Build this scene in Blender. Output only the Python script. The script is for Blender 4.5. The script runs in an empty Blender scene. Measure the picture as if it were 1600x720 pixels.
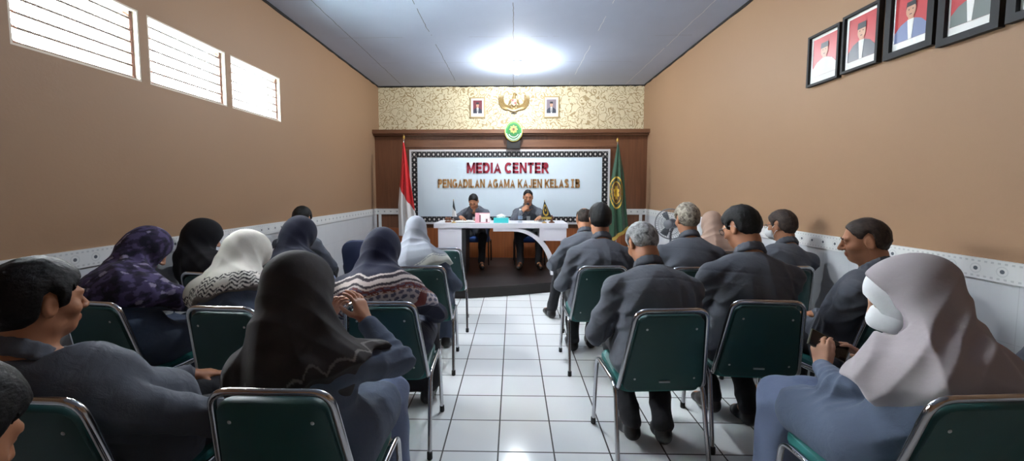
import bpy, bmesh, math, random
import numpy as np
from mathutils import Vector, Matrix

# ------------------------------------------------------------------ camera, world, exposure
SC = bpy.context.scene
COL = SC.collection
R = math.radians
PI = math.pi

SC.view_settings.view_transform = 'Standard'
SC.view_settings.look = 'None'
SC.view_settings.exposure = 0.12
SC.view_settings.gamma = 1.0
SC.view_settings.use_curve_mapping = False

camd = bpy.data.cameras.new('camera')
cam = bpy.data.objects.new('camera', camd)
COL.objects.link(cam)
camd.sensor_width = 36.0
camd.lens = 36.0 * 637.0 / 1600.0
camd.shift_x = 12.5 / 1600.0
camd.shift_y = -19.5 / 1600.0
camd.clip_start = 0.02
cam.location = (0, 0, 1.42)
cam.rotation_euler = (R(90 - 4.0), 0, R(1.3))
SC.camera = cam

SKY = 120.0            # daylight outside the louvred windows
LAMP = 760.0         # emission of the ceiling globe
FILL_LAMP = 460.0        # emission of an added fill lamp, outside the frame
w = bpy.data.worlds.new('sky')
SC.world = w
w.use_nodes = True
wn = w.node_tree.nodes['Background']
wn.inputs[0].default_value = (0.88, 0.95, 1.0, 1)
wn.inputs[1].default_value = SKY
SC.cycles.max_bounces = 10
SC.cycles.diffuse_bounces = 5
SC.cycles.transparent_max_bounces = 16
SC.cycles.sample_clamp_indirect = 6.0
SC.cycles.use_denoising = True

# room measures (metres): x to the right, y away from the camera
XL, XR, YB, ZC = -2.58, 2.46, 7.87, 3.38
YF = -1.7            # wall behind the camera
YW = 7.62            # timber panelling in front of the back wall
ST = 0.14            # stage height

# ------------------------------------------------------------------ node helpers
def new_mat(name):
    m = bpy.data.materials.new(name)
    m.use_nodes = True
    nt = m.node_tree
    return m, nt, nt.nodes['Principled BSDF']

def nd(nt, typ, **kw):
    n = nt.nodes.new(typ)
    for k, v in kw.items():
        if k.startswith('i_'):
            key = k[2:]
            key = int(key) if key.isdigit() else key.replace('_', ' ')
            n.inputs[key].default_value = v
        else:
            setattr(n, k, v)
    return n

def lk(nt, a, ao, b, bi):
    nt.links.new(a.outputs[ao], b.inputs[bi])

def srgb(r, g, b):
    def f(c):
        c /= 255.0
        return c / 12.92 if c <= 0.04045 else ((c + 0.055) / 1.055) ** 2.4
    return (f(r), f(g), f(b), 1.0)

def bump_noise(nt, bs, scale, strength, dist=0.002, detail=3, coord='Object', stretch=None):
    tc = nd(nt, 'ShaderNodeTexCoord')
    n = nd(nt, 'ShaderNodeTexNoise', i_Scale=scale, i_Detail=detail)
    if stretch:
        mp = nd(nt, 'ShaderNodeMapping')
        mp.inputs['Scale'].default_value = stretch
        lk(nt, tc, coord, mp, 0); lk(nt, mp, 0, n, 'Vector')
    else:
        lk(nt, tc, coord, n, 'Vector')
    b = nd(nt, 'ShaderNodeBump', i_Strength=strength, i_Distance=dist)
    lk(nt, n, 0, b, 'Height')
    lk(nt, b, 0, bs, 'Normal')
    return n

def simple(name, col, rough=0.6, metal=0.0, bump=None, spec=None, var=0.0, vscale=6.0, coat=0.0, sheen=0.0):
    m, nt, bs = new_mat(name)
    bs.inputs['Base Color'].default_value = col
    bs.inputs['Roughness'].default_value = rough
    bs.inputs['Metallic'].default_value = metal
    if spec is not None:
        bs.inputs['Specular IOR Level'].default_value = spec
    if coat:
        bs.inputs['Coat Weight'].default_value = coat
    if sheen:
        bs.inputs['Sheen Weight'].default_value = sheen
    if bump:
        bump_noise(nt, bs, *bump)
    if var:
        tc = nd(nt, 'ShaderNodeTexCoord')
        n = nd(nt, 'ShaderNodeTexNoise', i_Scale=vscale, i_Detail=4.0)
        lk(nt, tc, 'Object', n, 'Vector')
        mr = nd(nt, 'ShaderNodeMapRange')
        mr.inputs[1].default_value = 0.3; mr.inputs[2].default_value = 0.7
        mr.inputs[3].default_value = 1 - var; mr.inputs[4].default_value = 1 + var
        lk(nt, n, 0, mr, 0)
        hs = nd(nt, 'ShaderNodeHueSaturation')
        hs.inputs['Color'].default_value = col
        lk(nt, mr, 0, hs, 'Value')
        lk(nt, hs, 0, bs, 'Base Color')
    return m

def emit(name, col, strength):
    m = bpy.data.materials.new(name)
    m.use_nodes = True
    nt = m.node_tree
    nt.nodes.remove(nt.nodes['Principled BSDF'])
    e = nd(nt, 'ShaderNodeEmission')
    e.inputs[0].default_value = col
    e.inputs[1].default_value = strength
    nt.links.new(e.outputs[0], nt.nodes['Material Output'].inputs[0])
    return m

def math_node(nt, op, a, b=None, c=None):
    n = nd(nt, 'ShaderNodeMath', operation=op)
    for i, v in enumerate((a, b, c)):
        if v is None: continue
        if isinstance(v, (int, float)): n.inputs[i].default_value = v
        else: nt.links.new(v, n.inputs[i])
    return n.outputs[0]

def mixc(nt, fac, a, b):
    n = nd(nt, 'ShaderNodeMix', data_type='RGBA')
    for sock, v in ((n.inputs[0], fac), (n.inputs[6], a), (n.inputs[7], b)):
        if isinstance(v, (int, float)): sock.default_value = v
        elif isinstance(v, tuple): sock.default_value = v
        else: nt.links.new(v, sock)
    return n.outputs[2]

def sep_obj(nt, coord='Object'):
    tc = nd(nt, 'ShaderNodeTexCoord')
    s = nd(nt, 'ShaderNodeSeparateXYZ')
    lk(nt, tc, coord, s, 0)
    return tc, s.outputs

# ------------------------------------------------------------------ object helpers
def finish(name, me, mat, parent=None, smooth=True, loc=None):
    o = bpy.data.objects.new(name, me)
    COL.objects.link(o)
    for m in (mat if isinstance(mat, (list, tuple)) else [mat]):
        me.materials.append(m)
    if parent is not None:
        o.parent = parent
    if loc: o.location = loc
    return o

def obj(name, bm, mat, parent=None, smooth=False, bevel=0.0, seg=2, loc=None, rot=None):
    if bevel > 0:
        bmesh.ops.bevel(bm, geom=[e for e in bm.edges if len(e.link_faces) == 2 and e.calc_face_angle(0) > 0.5],
                        offset=bevel, segments=seg, affect='EDGES', profile=0.6)
    bm.normal_update()
    me = bpy.data.meshes.new(name)
    bm.to_mesh(me); bm.free()
    if smooth:
        me.polygons.foreach_set('use_smooth', [True] * len(me.polygons))
        try: me.set_sharp_from_angle(angle=R(40))
        except Exception: pass
    o = finish(name, me, mat, parent)
    if loc: o.location = loc
    if rot: o.rotation_euler = rot
    return o

def thing(name, label, cat, loc=(0, 0, 0), rz=0.0, group=None):
    o = bpy.data.objects.new(name, None)
    COL.objects.link(o)
    o.empty_display_size = 0.05
    o.location = loc
    o.rotation_euler = (0, 0, rz)
    o['label'] = label; o['category'] = cat
    if group: o['group'] = group
    return o

def tag(o, label, cat, group=None):
    o['label'] = label; o['category'] = cat
    if group: o['group'] = group
    return o

def struct(o, label=None, cat=None):
    o['kind'] = 'structure'
    if label: o['label'] = label
    if cat: o['category'] = cat
    return o

def box(bm, x0, x1, y0, y1, z0, z1, mi=0):
    vs = [bm.verts.new((x, y, z)) for x in (x0, x1) for y in (y0, y1) for z in (z0, z1)]
    for q in ((0, 1, 3, 2), (4, 6, 7, 5), (0, 4, 5, 1), (2, 3, 7, 6), (0, 2, 6, 4), (1, 5, 7, 3)):
        f = bm.faces.new([vs[i] for i in q]); f.material_index = mi
    return vs

def boxbm(*a):
    bm = bmesh.new(); box(bm, *a); return bm

def prism(bm, pts, y0, y1, plane='xz', mi=0):
    """extrude a polygon pts (2D) between y0 and y1 along the third axis"""
    def P(p, t):
        return {'xz': (p[0], t, p[1]), 'xy': (p[0], p[1], t), 'yz': (t, p[0], p[1])}[plane]
    a = [bm.verts.new(P(p, y0)) for p in pts]
    b = [bm.verts.new(P(p, y1)) for p in pts]
    n = len(pts)
    fs = [bm.faces.new(a), bm.faces.new(b[::-1])]
    for i in range(n):
        fs.append(bm.faces.new((a[i], b[i], b[(i + 1) % n], a[(i + 1) % n])))
    for f in fs: f.material_index = mi
    bmesh.ops.recalc_face_normals(bm, faces=fs)
    return fs

def tube(bm, pts, r, n=10, closed=False, cap=True, mi=0):
    """sweep a circle along a polyline; r may be a list"""
    pts = [Vector(p) for p in pts]
    m = len(pts)
    rs = r if isinstance(r, (list, tuple)) else [r] * m
    rings = []
    up = None
    for i, p in enumerate(pts):
        if closed: t = pts[(i + 1) % m] - pts[i - 1]
        else: t = pts[min(i + 1, m - 1)] - pts[max(i - 1, 0)]
        t.normalize()
        if up is None:
            up = Vector((0, 0, 1)) if abs(t.z) < 0.9 else Vector((0, 1, 0))
        a = t.cross(up)
        if a.length < 1e-4: a = t.cross(Vector((1, 0, 0)))
        a.normalize(); b = a.cross(t).normalized(); up = b
        rings.append([bm.verts.new(p + (a * math.cos(2 * PI * k / n) + b * math.sin(2 * PI * k / n)) * rs[i]) for k in range(n)])
    fs = []
    for i in range(m if closed else m - 1):
        A, B = rings[i], rings[(i + 1) % m]
        for k in range(n):
            fs.append(bm.faces.new((A[k], B[k], B[(k + 1) % n], A[(k + 1) % n])))
    if cap and not closed:
        fs.append(bm.faces.new(rings[0])); fs.append(bm.faces.new(rings[-1][::-1]))
    for f in fs: f.material_index = mi
    bmesh.ops.recalc_face_normals(bm, faces=fs)
    return fs

def rounded(pts, rad, n=5):
    """polyline with rounded corners"""
    pts = [Vector(p) for p in pts]
    out = [pts[0]]
    for i in range(1, len(pts) - 1):
        p = pts[i]
        a = (pts[i - 1] - p); b = (pts[i + 1] - p)
        r = min(rad, a.length * 0.45, b.length * 0.45)
        A = p + a.normalized() * r; B = p + b.normalized() * r
        for k in range(n + 1):
            t = k / n
            out.append(A * (1 - t) ** 2 + p * 2 * t * (1 - t) + B * t * t)
    out.append(pts[-1])
    return out

def lathe(bm, prof, n=24, cx=0, cy=0, cz=0, mi=0):
    rings = []
    for (r, z) in prof:
        if r < 1e-5: rings.append([bm.verts.new((cx, cy, cz + z))])
        else: rings.append([bm.verts.new((cx + r * math.cos(2 * PI * k / n), cy + r * math.sin(2 * PI * k / n), cz + z)) for k in range(n)])
    fs = []
    for A, B in zip(rings, rings[1:]):
        for k in range(n):
            k2 = (k + 1) % n
            if len(A) == 1 and len(B) == 1: continue
            if len(A) == 1: fs.append(bm.faces.new((A[0], B[k], B[k2])))
            elif len(B) == 1: fs.append(bm.faces.new((A[k], B[0], A[k2])))
            else: fs.append(bm.faces.new((A[k], B[k], B[k2], A[k2])))
    if len(rings[0]) > 1: fs.append(bm.faces.new(rings[0][::-1]))
    if len(rings[-1]) > 1: fs.append(bm.faces.new(rings[-1]))
    for f in fs: f.material_index = mi
    bmesh.ops.recalc_face_normals(bm, faces=fs)
    return fs

def ball(bm, c, r, n=12, mi=0, sc=(1, 1, 1)):
    mt = Matrix.Translation(c) @ Matrix.Diagonal((r * sc[0], r * sc[1], r * sc[2], 1))
    res = bmesh.ops.create_uvsphere(bm, u_segments=n, v_segments=max(6, n * 2 // 3), radius=1, matrix=mt)
    for v in res['verts']:
        for f in v.link_faces: f.material_index = mi

def ell_pts(cx, cz, rx, rz, n=24, a0=0.0, a1=2 * PI, full=True):
    return [(cx + rx * math.cos(a0 + (a1 - a0) * k / (n if full else n - 1)), cz + rz * math.sin(a0 + (a1 - a0) * k / (n if full else n - 1))) for k in range(n)]

def text_obj(name, body, mat, size, width, loc, rot, parent, extrude=0.006, bold=0.0, height=None, align='LEFT'):
    cu = bpy.data.curves.new(name, 'FONT')
    cu.body = body; cu.size = size; cu.extrude = extrude; cu.offset = bold
    cu.align_x = align
    cu.resolution_u = 3
    t = bpy.data.objects.new(name, cu)
    COL.objects.link(t)
    dg = bpy.context.evaluated_depsgraph_get()
    me = bpy.data.meshes.new_from_object(t.evaluated_get(dg))
    bpy.data.objects.remove(t); bpy.data.curves.remove(cu)
    co = np.empty(len(me.vertices) * 3); me.vertices.foreach_get('co', co); co = co.reshape(-1, 3)
    lo, hi = co.min(0), co.max(0)
    co[:, 0] = (co[:, 0] - lo[0]) * width / (hi[0] - lo[0])
    if align == 'CENTER': co[:, 0] -= width / 2
    if height: co[:, 1] = (co[:, 1] - lo[1]) * height / (hi[1] - lo[1])
    me.vertices.foreach_set('co', co.ravel())
    me.materials.clear()
    o = finish(name, me, mat, parent)
    o.location = loc; o.rotation_euler = rot
    return o

# ------------------------------------------------------------------ smooth-surface modeller for bodies and cloth
BIG = 1.0
_rng = np.random.RandomState(7)
_D = _rng.normal(size=(8, 3)); _D /= np.linalg.norm(_D, axis=1)[:, None]
_E = _rng.normal(size=(8, 3)); _E /= np.linalg.norm(_E, axis=1)[:, None]
_PH = _rng.uniform(0, 6.28, 8)

def wob(p, f, n=6):
    s = 0
    for i in range(n):
        s = s + np.sin(f * (p @ _D[i].astype(np.float32)) + _PH[i] + 1.6 * np.sin(0.55 * f * (p @ _E[i].astype(np.float32))))
    return s / n

def smin(a, b, k):
    if k <= 0: return np.minimum(a, b)
    h = np.maximum(k - np.abs(a - b), 0) / k
    return np.minimum(a, b) - h * h * k * 0.25

def V3(*a):
    return np.array(a if len(a) > 1 else a[0], dtype=np.float32)

class Prim:
    __slots__ = ('f', 'c', 'r', 'op', 'k')
    def __init__(s, f, c, r, op='u', k=0.02):
        s.f, s.c, s.r, s.op, s.k = f, V3(c), r, op, k

def RC(a, b, ra, rb, k=0.02, op='u'):
    a, b = V3(a), V3(b)
    ab = b - a; L2 = max(float(ab @ ab), 1e-9)
    def f(p):
        q = p - a
        t = np.clip((q @ ab) / L2, 0, 1)
        return np.sqrt(np.sum((q - t[..., None] * ab) ** 2, -1)) - (ra + t * (rb - ra))
    return Prim(f, (a + b) / 2, math.sqrt(L2) / 2 + max(ra, rb), op, k)

def EL(c, r, M=None, k=0.02, op='u'):
    c, r = V3(c), V3(r)
    Mi = None if M is None else np.asarray(M, np.float32)
    def f(p):
        q = p - c
        if Mi is not None: q = q @ Mi
        k0 = np.sqrt(np.sum((q / r) ** 2, -1)) + 1e-6
        k1 = np.sqrt(np.sum((q / (r * r)) ** 2, -1)) + 1e-6
        return k0 * (k0 - 1) / k1
    return Prim(f, c, float(r.max()), op, k)

def LOFT(st, right, k=0.03, op='u', inf=0.0, e=2.4):
    """chain of elliptical cross-sections: st = [(centre, half width, half depth)]"""
    C = [V3(s[0]) for s in st]
    A = [s[1] + inf for s in st]; B = [s[2] + inf for s in st]
    right = V3(right)
    def f(p):
        d = None
        for i in range(len(C) - 1):
            ab = C[i + 1] - C[i]; L = float(np.linalg.norm(ab)); u = ab / L
            x = right - u * float(right @ u); x /= np.linalg.norm(x)
            y = np.cross(u, x)
            q = p - C[i]
            t = np.clip((q @ u) / L, 0, 1)
            a = A[i] + t * (A[i + 1] - A[i]); b = B[i] + t * (B[i + 1] - B[i])
            q = q - t[..., None] * ab
            n = (np.abs(q @ x) / a) ** e + (np.abs(q @ y) / b) ** e + (np.abs(q @ u) / b) ** e
            di = (n ** (1 / e) - 1) * np.minimum(a, b)
            d = di if d is None else smin(d, di, 0.03)
        return d
    allc = np.array(C)
    lo, hi = allc.min(0), allc.max(0)
    return Prim(f, (lo + hi) / 2, float(np.linalg.norm(hi - lo)) / 2 + max(max(A), max(B)) + 0.02, op, k)

def FN(f, op='i', k=0.01):
    return Prim(f, (0, 0, 0), 1e6, op, k)

def evalf(prims, P, half):
    """P (nb, m, 3); half = half diagonal of a block"""
    nb = P.shape[0]
    cen = P.mean(1)
    d = np.full(P.shape[:2], BIG, np.float32)
    for pr in prims:
        if pr.r < 1e5:
            m = np.sum((cen - pr.c) ** 2, -1) < (pr.r + half + pr.k + 0.03) ** 2
            if not m.any(): continue
            full = m.all()
            q = P if full else P[m]
        else:
            m = None; full = True; q = P
        v = pr.f(q).astype(np.float32)
        cur = d if full else d[m]
        if pr.op == 'u': nv = smin(cur, v, pr.k)
        elif pr.op == 's': nv = -smin(-cur, v, pr.k)
        elif pr.op == 'i': nv = -smin(-cur, -v, pr.k)
        elif pr.op == '+': nv = cur + v
        if full: d = nv
        else: d[m] = nv
    return d

def surface(prims, h):
    """polygonise the zero level of prims on a grid of spacing h, only near the surface"""
    B = 8
    us = [p for p in prims if p.op == 'u']
    lo = np.min([p.c - p.r for p in us], 0) - 0.03
    hi = np.max([p.c + p.r for p in us], 0) + 0.03
    bs = B * h
    n = np.ceil((hi - lo) / bs).astype(int) + 1
    ii = np.stack(np.meshgrid(*[np.arange(k) for k in n], indexing='ij'), -1).reshape(-1, 3)
    half = bs * 0.87
    cen = (lo + (ii + 0.5) * bs).astype(np.float32)[:, None, :]
    d0 = evalf(prims, cen, half * 1.5)[:, 0]
    act = np.abs(d0) < half * 1.6
    ii = ii[act]
    NX, NY, NZ = (n * B + 2).tolist()
    off = np.stack(np.meshgrid(*[np.arange(B + 1)] * 3, indexing='ij'), -1).reshape(-1, 3)
    vk, vp, quads_src = [], [], []
    CH = 600
    corners = np.array([(a, b, c) for a in (0, 1) for b in (0, 1) for c in (0, 1)])
    edges = [(a, b) for a in range(8) for b in range(a + 1, 8) if np.abs(corners[a] - corners[b]).sum() == 1]
    for s in range(0, len(ii), CH):
        bi = ii[s:s + CH]
        P = (lo + (bi[:, None, :] * B + off[None]) * h).astype(np.float32)
        D = evalf(prims, P, half).reshape(-1, B + 1, B + 1, B + 1)
        cs = [D[:, a:a + B, b:b + B, c:c + B] for a, b, c in corners]
        mn = np.minimum.reduce(cs); mx = np.maximum.reduce(cs)
        q = np.argwhere((mn < 0) & (mx >= 0))
        if len(q) == 0: continue
        val = np.stack([c[tuple(q.T)] for c in cs], 1)
        acc = np.zeros((len(q), 3)); cnt = np.zeros(len(q))
        for a, b in edges:
            va, vb = val[:, a], val[:, b]
            x = (va < 0) != (vb < 0)
            t = np.where(x, va / np.where(x, va - vb, 1), 0)[:, None]
            acc += np.where(x[:, None], corners[a] + t * (corners[b] - corners[a]), 0)
            cnt += x
        g = bi[q[:, 0]] * B + q[:, 1:]
        vk.append((g[:, 0] * NY + g[:, 1]) * NZ + g[:, 2])
        vp.append(lo + (g + acc / cnt[:, None]) * h)
        in0 = val[:, 0] < 0
        quads_src.append((g, np.stack([in0 != (val[:, j] < 0) for j in (4, 2, 1)], 1), in0))
    K = np.concatenate(vk); Vp = np.concatenate(vp)
    o = np.argsort(K); Ks = K[o]; Vs = Vp[o]
    G = np.concatenate([a for a, _, _ in quads_src]); X = np.concatenate([b for _, b, _ in quads_src]); I0 = np.concatenate([c for _, _, c in quads_src])
    def look(g):
        k = (g[:, 0] * NY + g[:, 1]) * NZ + g[:, 2]
        j = np.clip(np.searchsorted(Ks, k), 0, len(Ks) - 1)
        return np.where(Ks[j] == k, j, -1)
    Q = []
    for ax in range(3):
        m = X[:, ax]
        g = G[m]; fl = I0[m]
        e1 = np.eye(3, dtype=int)[(ax + 1) % 3]; e2 = np.eye(3, dtype=int)[(ax + 2) % 3]
        q = np.stack([look(g), look(g - e1), look(g - e1 - e2), look(g - e2)], 1)
        q = np.where(fl[:, None], q, q[:, ::-1])
        Q.append(q[(q >= 0).all(1)])
    Q = np.concatenate(Q)
    # one light relaxation pass
    return Vs, Q

def relax(V, Q, it=1, lam=0.5):
    for _ in range(it):
        acc = np.zeros_like(V); cnt = np.zeros(len(V))
        for a, b in ((0, 1), (1, 2), (2, 3), (3, 0)):
            np.add.at(acc, Q[:, a], V[Q[:, b]]); np.add.at(cnt, Q[:, a], 1)
            np.add.at(acc, Q[:, b], V[Q[:, a]]); np.add.at(cnt, Q[:, b], 1)
        V = V + lam * (acc / np.maximum(cnt, 1)[:, None] - V)
    return V

def drop_bits(V, Q):
    """keep the largest connected piece"""
    lab = np.arange(len(V))
    while True:
        m = lab[Q].min(1)
        new = lab.copy()
        for c in range(4): np.minimum.at(new, Q[:, c], m)
        new = new[new]
        if (new == lab).all(): break
        lab = new
    u, c = np.unique(lab[Q[:, 0]], return_counts=True)
    keep = lab == u[np.argmax(c)]
    Q = Q[keep[Q[:, 0]]]
    idx = np.cumsum(keep) - 1
    return V[keep], idx[Q]

def sdf_mesh(name, prims, h, mat, parent, color=None, it=1, single=True):
    V, Q = surface(prims, h)
    if single: V, Q = drop_bits(V, Q)
    if it: V = relax(V, Q, it)
    me = bpy.data.meshes.new(name)
    me.vertices.add(len(V)); me.vertices.foreach_set('co', V.astype(np.float32).ravel())
    me.loops.add(len(Q) * 4); me.loops.foreach_set('vertex_index', Q.astype(np.int32).ravel())
    me.polygons.add(len(Q)); me.polygons.foreach_set('loop_start', np.arange(0, len(Q) * 4, 4, dtype=np.int32))
    me.update(calc_edges=True)
    me.polygons.foreach_set('use_smooth', np.ones(len(Q), bool))
    if color is not None:
        c = np.ones((len(V), 4), np.float32); c[:, :3] = color(V.astype(np.float32))
        at = me.color_attributes.new('dye', 'FLOAT_COLOR', 'POINT')
        at.data.foreach_set('color', c.ravel())
    return finish(name, me, mat, parent)

# ------------------------------------------------------------------ people
def rotz(a):
    c, s = math.cos(a), math.sin(a)
    return np.array([[c, -s, 0], [s, c, 0], [0, 0, 1.0]])
def rotx(a):
    c, s = math.cos(a), math.sin(a)
    return np.array([[1, 0, 0], [0, c, -s], [0, s, c]])
def roty(a):
    c, s = math.cos(a), math.sin(a)
    return np.array([[c, 0, s], [0, 1, 0], [-s, 0, c]])
def unit(v):
    v = np.asarray(v, float); return v / max(np.linalg.norm(v), 1e-9)

def ik(S, W, l1, l2, hint):
    d = W - S; L = np.linalg.norm(d)
    mx = (l1 + l2) * 0.985
    if L > mx: W = S + d / L * mx; d = W - S; L = mx
    L = max(L, abs(l1 - l2) + 0.02)
    a = (l1 * l1 - l2 * l2 + L * L) / (2 * L)
    h = math.sqrt(max(l1 * l1 - a * a, 1e-6))
    u = d / np.linalg.norm(d)
    n = hint - u * (hint @ u); n = unit(n)
    return S + u * a + n * h, W

def hand_prims(W, u, n, side, curl=0.45, sc=1.0, thumb=(0.6, 0.65, 0.45), fat=1.0, splay=0.10):
    """palm, four unequal bent fingers and a thumb leaving the side of the palm; u along the fingers, n out of the palm"""
    u = unit(u); n = unit(np.asarray(n, float) - u * (np.asarray(n, float) @ u))
    s = np.cross(u, n) * side
    P = []
    L = 0.088 * sc
    offs = (0.030, 0.010, -0.010, -0.028)
    klen = (1.0, 1.03, 0.98, 0.90)
    flen = (0.072, 0.080, 0.074, 0.058)
    frad = (0.0088, 0.0090, 0.0086, 0.0076)
    for o, kl in zip(offs, klen):
        P.append(RC(W + s * o * 0.62 * sc, W + u * L * kl + s * o * sc, 0.0150 * sc, 0.0110 * sc, 0.014))
    P.append(EL(W + u * L * 0.45 + s * 0.022 * sc + n * 0.008, (0.02 * sc,) * 3, None, 0.02))
    for i, (o, kl, fl, fr) in enumerate(zip(offs, klen, flen, frad)):
        p = W + u * L * kl + s * o * sc
        c = curl if isinstance(curl, (int, float)) else curl[i]
        r = fr * sc * fat
        for f, ang, rr in ((0.44, 0.6, (1, 0.95)), (0.31, 1.5, (0.95, 0.86)), (0.25, 2.1, (0.86, 0.74))):
            A = c * ang
            d = unit(u * math.cos(A) + n * math.sin(A) + s * (o / 0.03) * splay)
            q = p + d * fl * f * sc
            P.append(RC(p, q, r * rr[0], r * rr[1], 0.004))
            p = q
    tu, ts, tn = thumb
    p = W + u * 0.022 * sc + s * 0.026 * sc
    for ln, d, r0, r1 in ((0.042, (tu, ts, tn), 0.0145, 0.0115), (0.030, (tu + 0.25, ts * 0.6, tn), 0.0112, 0.0098), (0.026, (tu + 0.4, ts * 0.2, tn * 1.2), 0.0098, 0.0078)):
        dd = unit(u * d[0] + s * d[1] + n * d[2])
        q = p + dd * ln * sc
        P.append(RC(p, q, r0 * sc * fat, r1 * sc * fat, 0.006))
        p = q
    return P

def pw(x, pts):
    return np.interp(x, [p[0] for p in pts], [p[1] for p in pts]).astype(np.float32)

MAT = {}

def person(label, pos, yaw, head, hyaw=0, hpitch=15, hroll=0, seat=0.46, base=0.0, female=False, res=0.006, hs=1.0,
           hands=None, wrists=None, ankles=None, knees=None, bulk=1.0, shirt='uniform', legs='black', hair=None, hijab=None,
           face=False, extras=(), group=None, body_yaw=None, hip=(0, -0.055), skirt=False, hint=None, category='person', shw=None, sdrop=0.0):
    """pos: seat centre on the floor (world), yaw: facing (deg, 0 = away from camera, + = turned left), head: skull centre (world)"""
    root = thing('person', label, category, (pos[0], pos[1], base), R(yaw), group)
    RI = rotz(R(-yaw))
    loc = lambda q: RI @ (np.array(q, float) - np.array([pos[0], pos[1], base]))
    hc = loc(head)
    HR = rotz(R(hyaw - yaw)) @ rotx(R(-hpitch)) @ roty(R(hroll))
    hx, hy, hz = HR[:, 0], HR[:, 1], HR[:, 2]
    T = lambda a, b, c: hc + (hx * a + hy * b + hz * c) * hs      # point in head axes
    Mh = HR
    fm = 0.93 if female else 1.0
    # ---- skeleton
    H = np.array([hip[0], hip[1], seat + 0.085])
    J = T(0, -0.025, -0.075)
    N = J + np.array([0, -0.030, -0.080]) * hs
    spl = np.linalg.norm(N - H)
    ctrl = H + np.array([0, -0.03 - max(0, 0.50 - spl) * 0.9, 0.30])
    ctrl[0] = H[0] + .6 * (N[0] - H[0])
    if N[1] < H[1]: ctrl = H + (N - H) * .62 + np.array([0, -.01, .02])
    bez = lambda t: H * (1 - t) ** 2 + ctrl * 2 * t * (1 - t) + N * t * t
    tsp = min(np.linspace(.55, .95, 81), key=lambda t: abs(np.linalg.norm(bez(t) - N) - .098 * (1 + .3 * (sdrop > 0))))
    prof = ((0.0, .170, .125), (.27 * tsp, .152, .118), (.55 * tsp, .156, .120), (.80 * tsp, .170, .118), (tsp, .126, .086), (1.0, .054, .050))
    if female: prof = ((0.0, .180, .130), (.27 * tsp, .145, .115), (.55 * tsp, .146, .120), (.80 * tsp, .156, .118), (tsp, .116, .082), (1.0, .048, .046))
    st = [(bez(t), a * bulk, b * bulk) for t, a, b in prof]
    by = R(0 if body_yaw is None else body_yaw - yaw)
    lean = N[0] - H[0]
    right = unit([math.cos(by), math.sin(by), lean * -0.25])
    fwd = np.array([-math.sin(by), math.cos(by), 0.0])
    sp = bez(tsp)
    sw = (shw or (0.185 * fm)) * bulk
    S = {-1: sp - right * sw + np.array([0, 0, -0.034 - sdrop]), 1: sp + right * sw + np.array([0, 0, -0.034 - sdrop])}
    W, E = {}, {}
    for s in (-1, 1):
        wq = loc(wrists[s]) if wrists and s in wrists else np.array([s * 0.085, 0.20, seat + 0.185])
        hn = np.array((hint or {}).get(s, (s * 0.75, -0.5, -0.35)), float)
        E[s], W[s] = ik(S[s], wq, 0.285 * fm, 0.245 * fm, hn)
    hipj = {s: np.array([s * 0.088 + hip[0], hip[1] + 0.03, seat + 0.075]) for s in (-1, 1)}
    K, A, TO = {}, {}, {}
    for s in (-1, 1):
        K[s] = loc(knees[s]) if knees and s in knees else np.array([s * 0.115, 0.335, seat + 0.055])
        A[s] = loc(ankles[s]) if ankles and s in ankles else np.array([s * 0.12, 0.33, 0.085])
    for s in (-1, 1):
        f = unit([K[s][0] - hipj[s][0], K[s][1] - hipj[s][1], 0])
        rel = A[s] - K[s]
        TO[s] = np.array([A[s][0] + f[0] * 0.165, A[s][1] + f[1] * 0.165, 0.032])
    # ---- head
    hp = []
    e = lambda c, r, k=0.02, op='u', m=True: hp.append(EL(T(*c), [x * hs for x in r], Mh, k, op))
    rc = lambda a, b, r0, r1, k=0.01, op='u': hp.append(RC(T(*a), T(*b), r0 * hs, r1 * hs, k, op))
    e((0, -.012, .030), (.074, .094, .088))
    e((0, .030, -.030), (.060, .060, .080), .03)
    e((0, .050, -.083), (.034, .032, .026), .035)
    rc((-.038, .005, -.07), (.038, .005, -.07), .026, .026, .03)
    for s in (-1, 1):
        e((s * .043, .056, -.022), (.022, .022, .020), .025)
    rc((-.036, .080, .026), (.036, .080, .026), .011, .011, .02)
    for s in (-1, 1):
        e((s * .031, .098, .008), (.019, .013, .012), .014, 's')
        e((s * .031, .078, .008), (.0135, .0125, .0115), .003)
    rc((0, .090, .014), (0, .112, -.022), .008, .012, .012)
    for s in (-1, 1):
        e((s * .0125, .102, -.027), (.0095, .011, .008), .008)
    rc((-.018, .089, -.054), (.018, .089, -.054), .0065, .0065, .008)
    rc((-.015, .088, -.064), (.015, .088, -.064), .0070, .0070, .006)
    for s in (-1, 1):
        e((s * .078, -.012, -.004), (.010, .021, .034), .008)
        e((s * .088, -.006, -.002), (.006, .011, .020), .006, 's')
    rc((0, -.022, -.045), (0, -.028, -.080), .054, .055, .03)
    hp.append(RC(J, N + np.array([0, 0.01, -0.03]), .054 * hs, .062, .03))
    # ---- body under the clothes, in one surface with the head and the hands
    bp = list(hp)
    bp.append(LOFT(st, right, .05, inf=-0.012))
    for s in (-1, 1):
        bp.append(RC(sp + right * s * 0.06, S[s], .062, .056, .05))
        bp.append(RC(S[s], E[s], .050 * fm, .040 * fm, .03))
        bp.append(RC(E[s], W[s], .040 * fm, .026 * fm, .015))
        bp.append(RC(hipj[s], K[s], .078, .052, .04))
        bp.append(RC(K[s], K[s] * .62 + A[s] * .38 + np.array([0, -.012, 0]), .050, .050, .02))
        bp.append(RC(K[s] * .62 + A[s] * .38 + np.array([0, -.012, 0]), A[s], .050, .034, .02))
        bp.append(RC(A[s], TO[s] + np.array([0, 0, .012]), .034, .024, .02))
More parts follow.
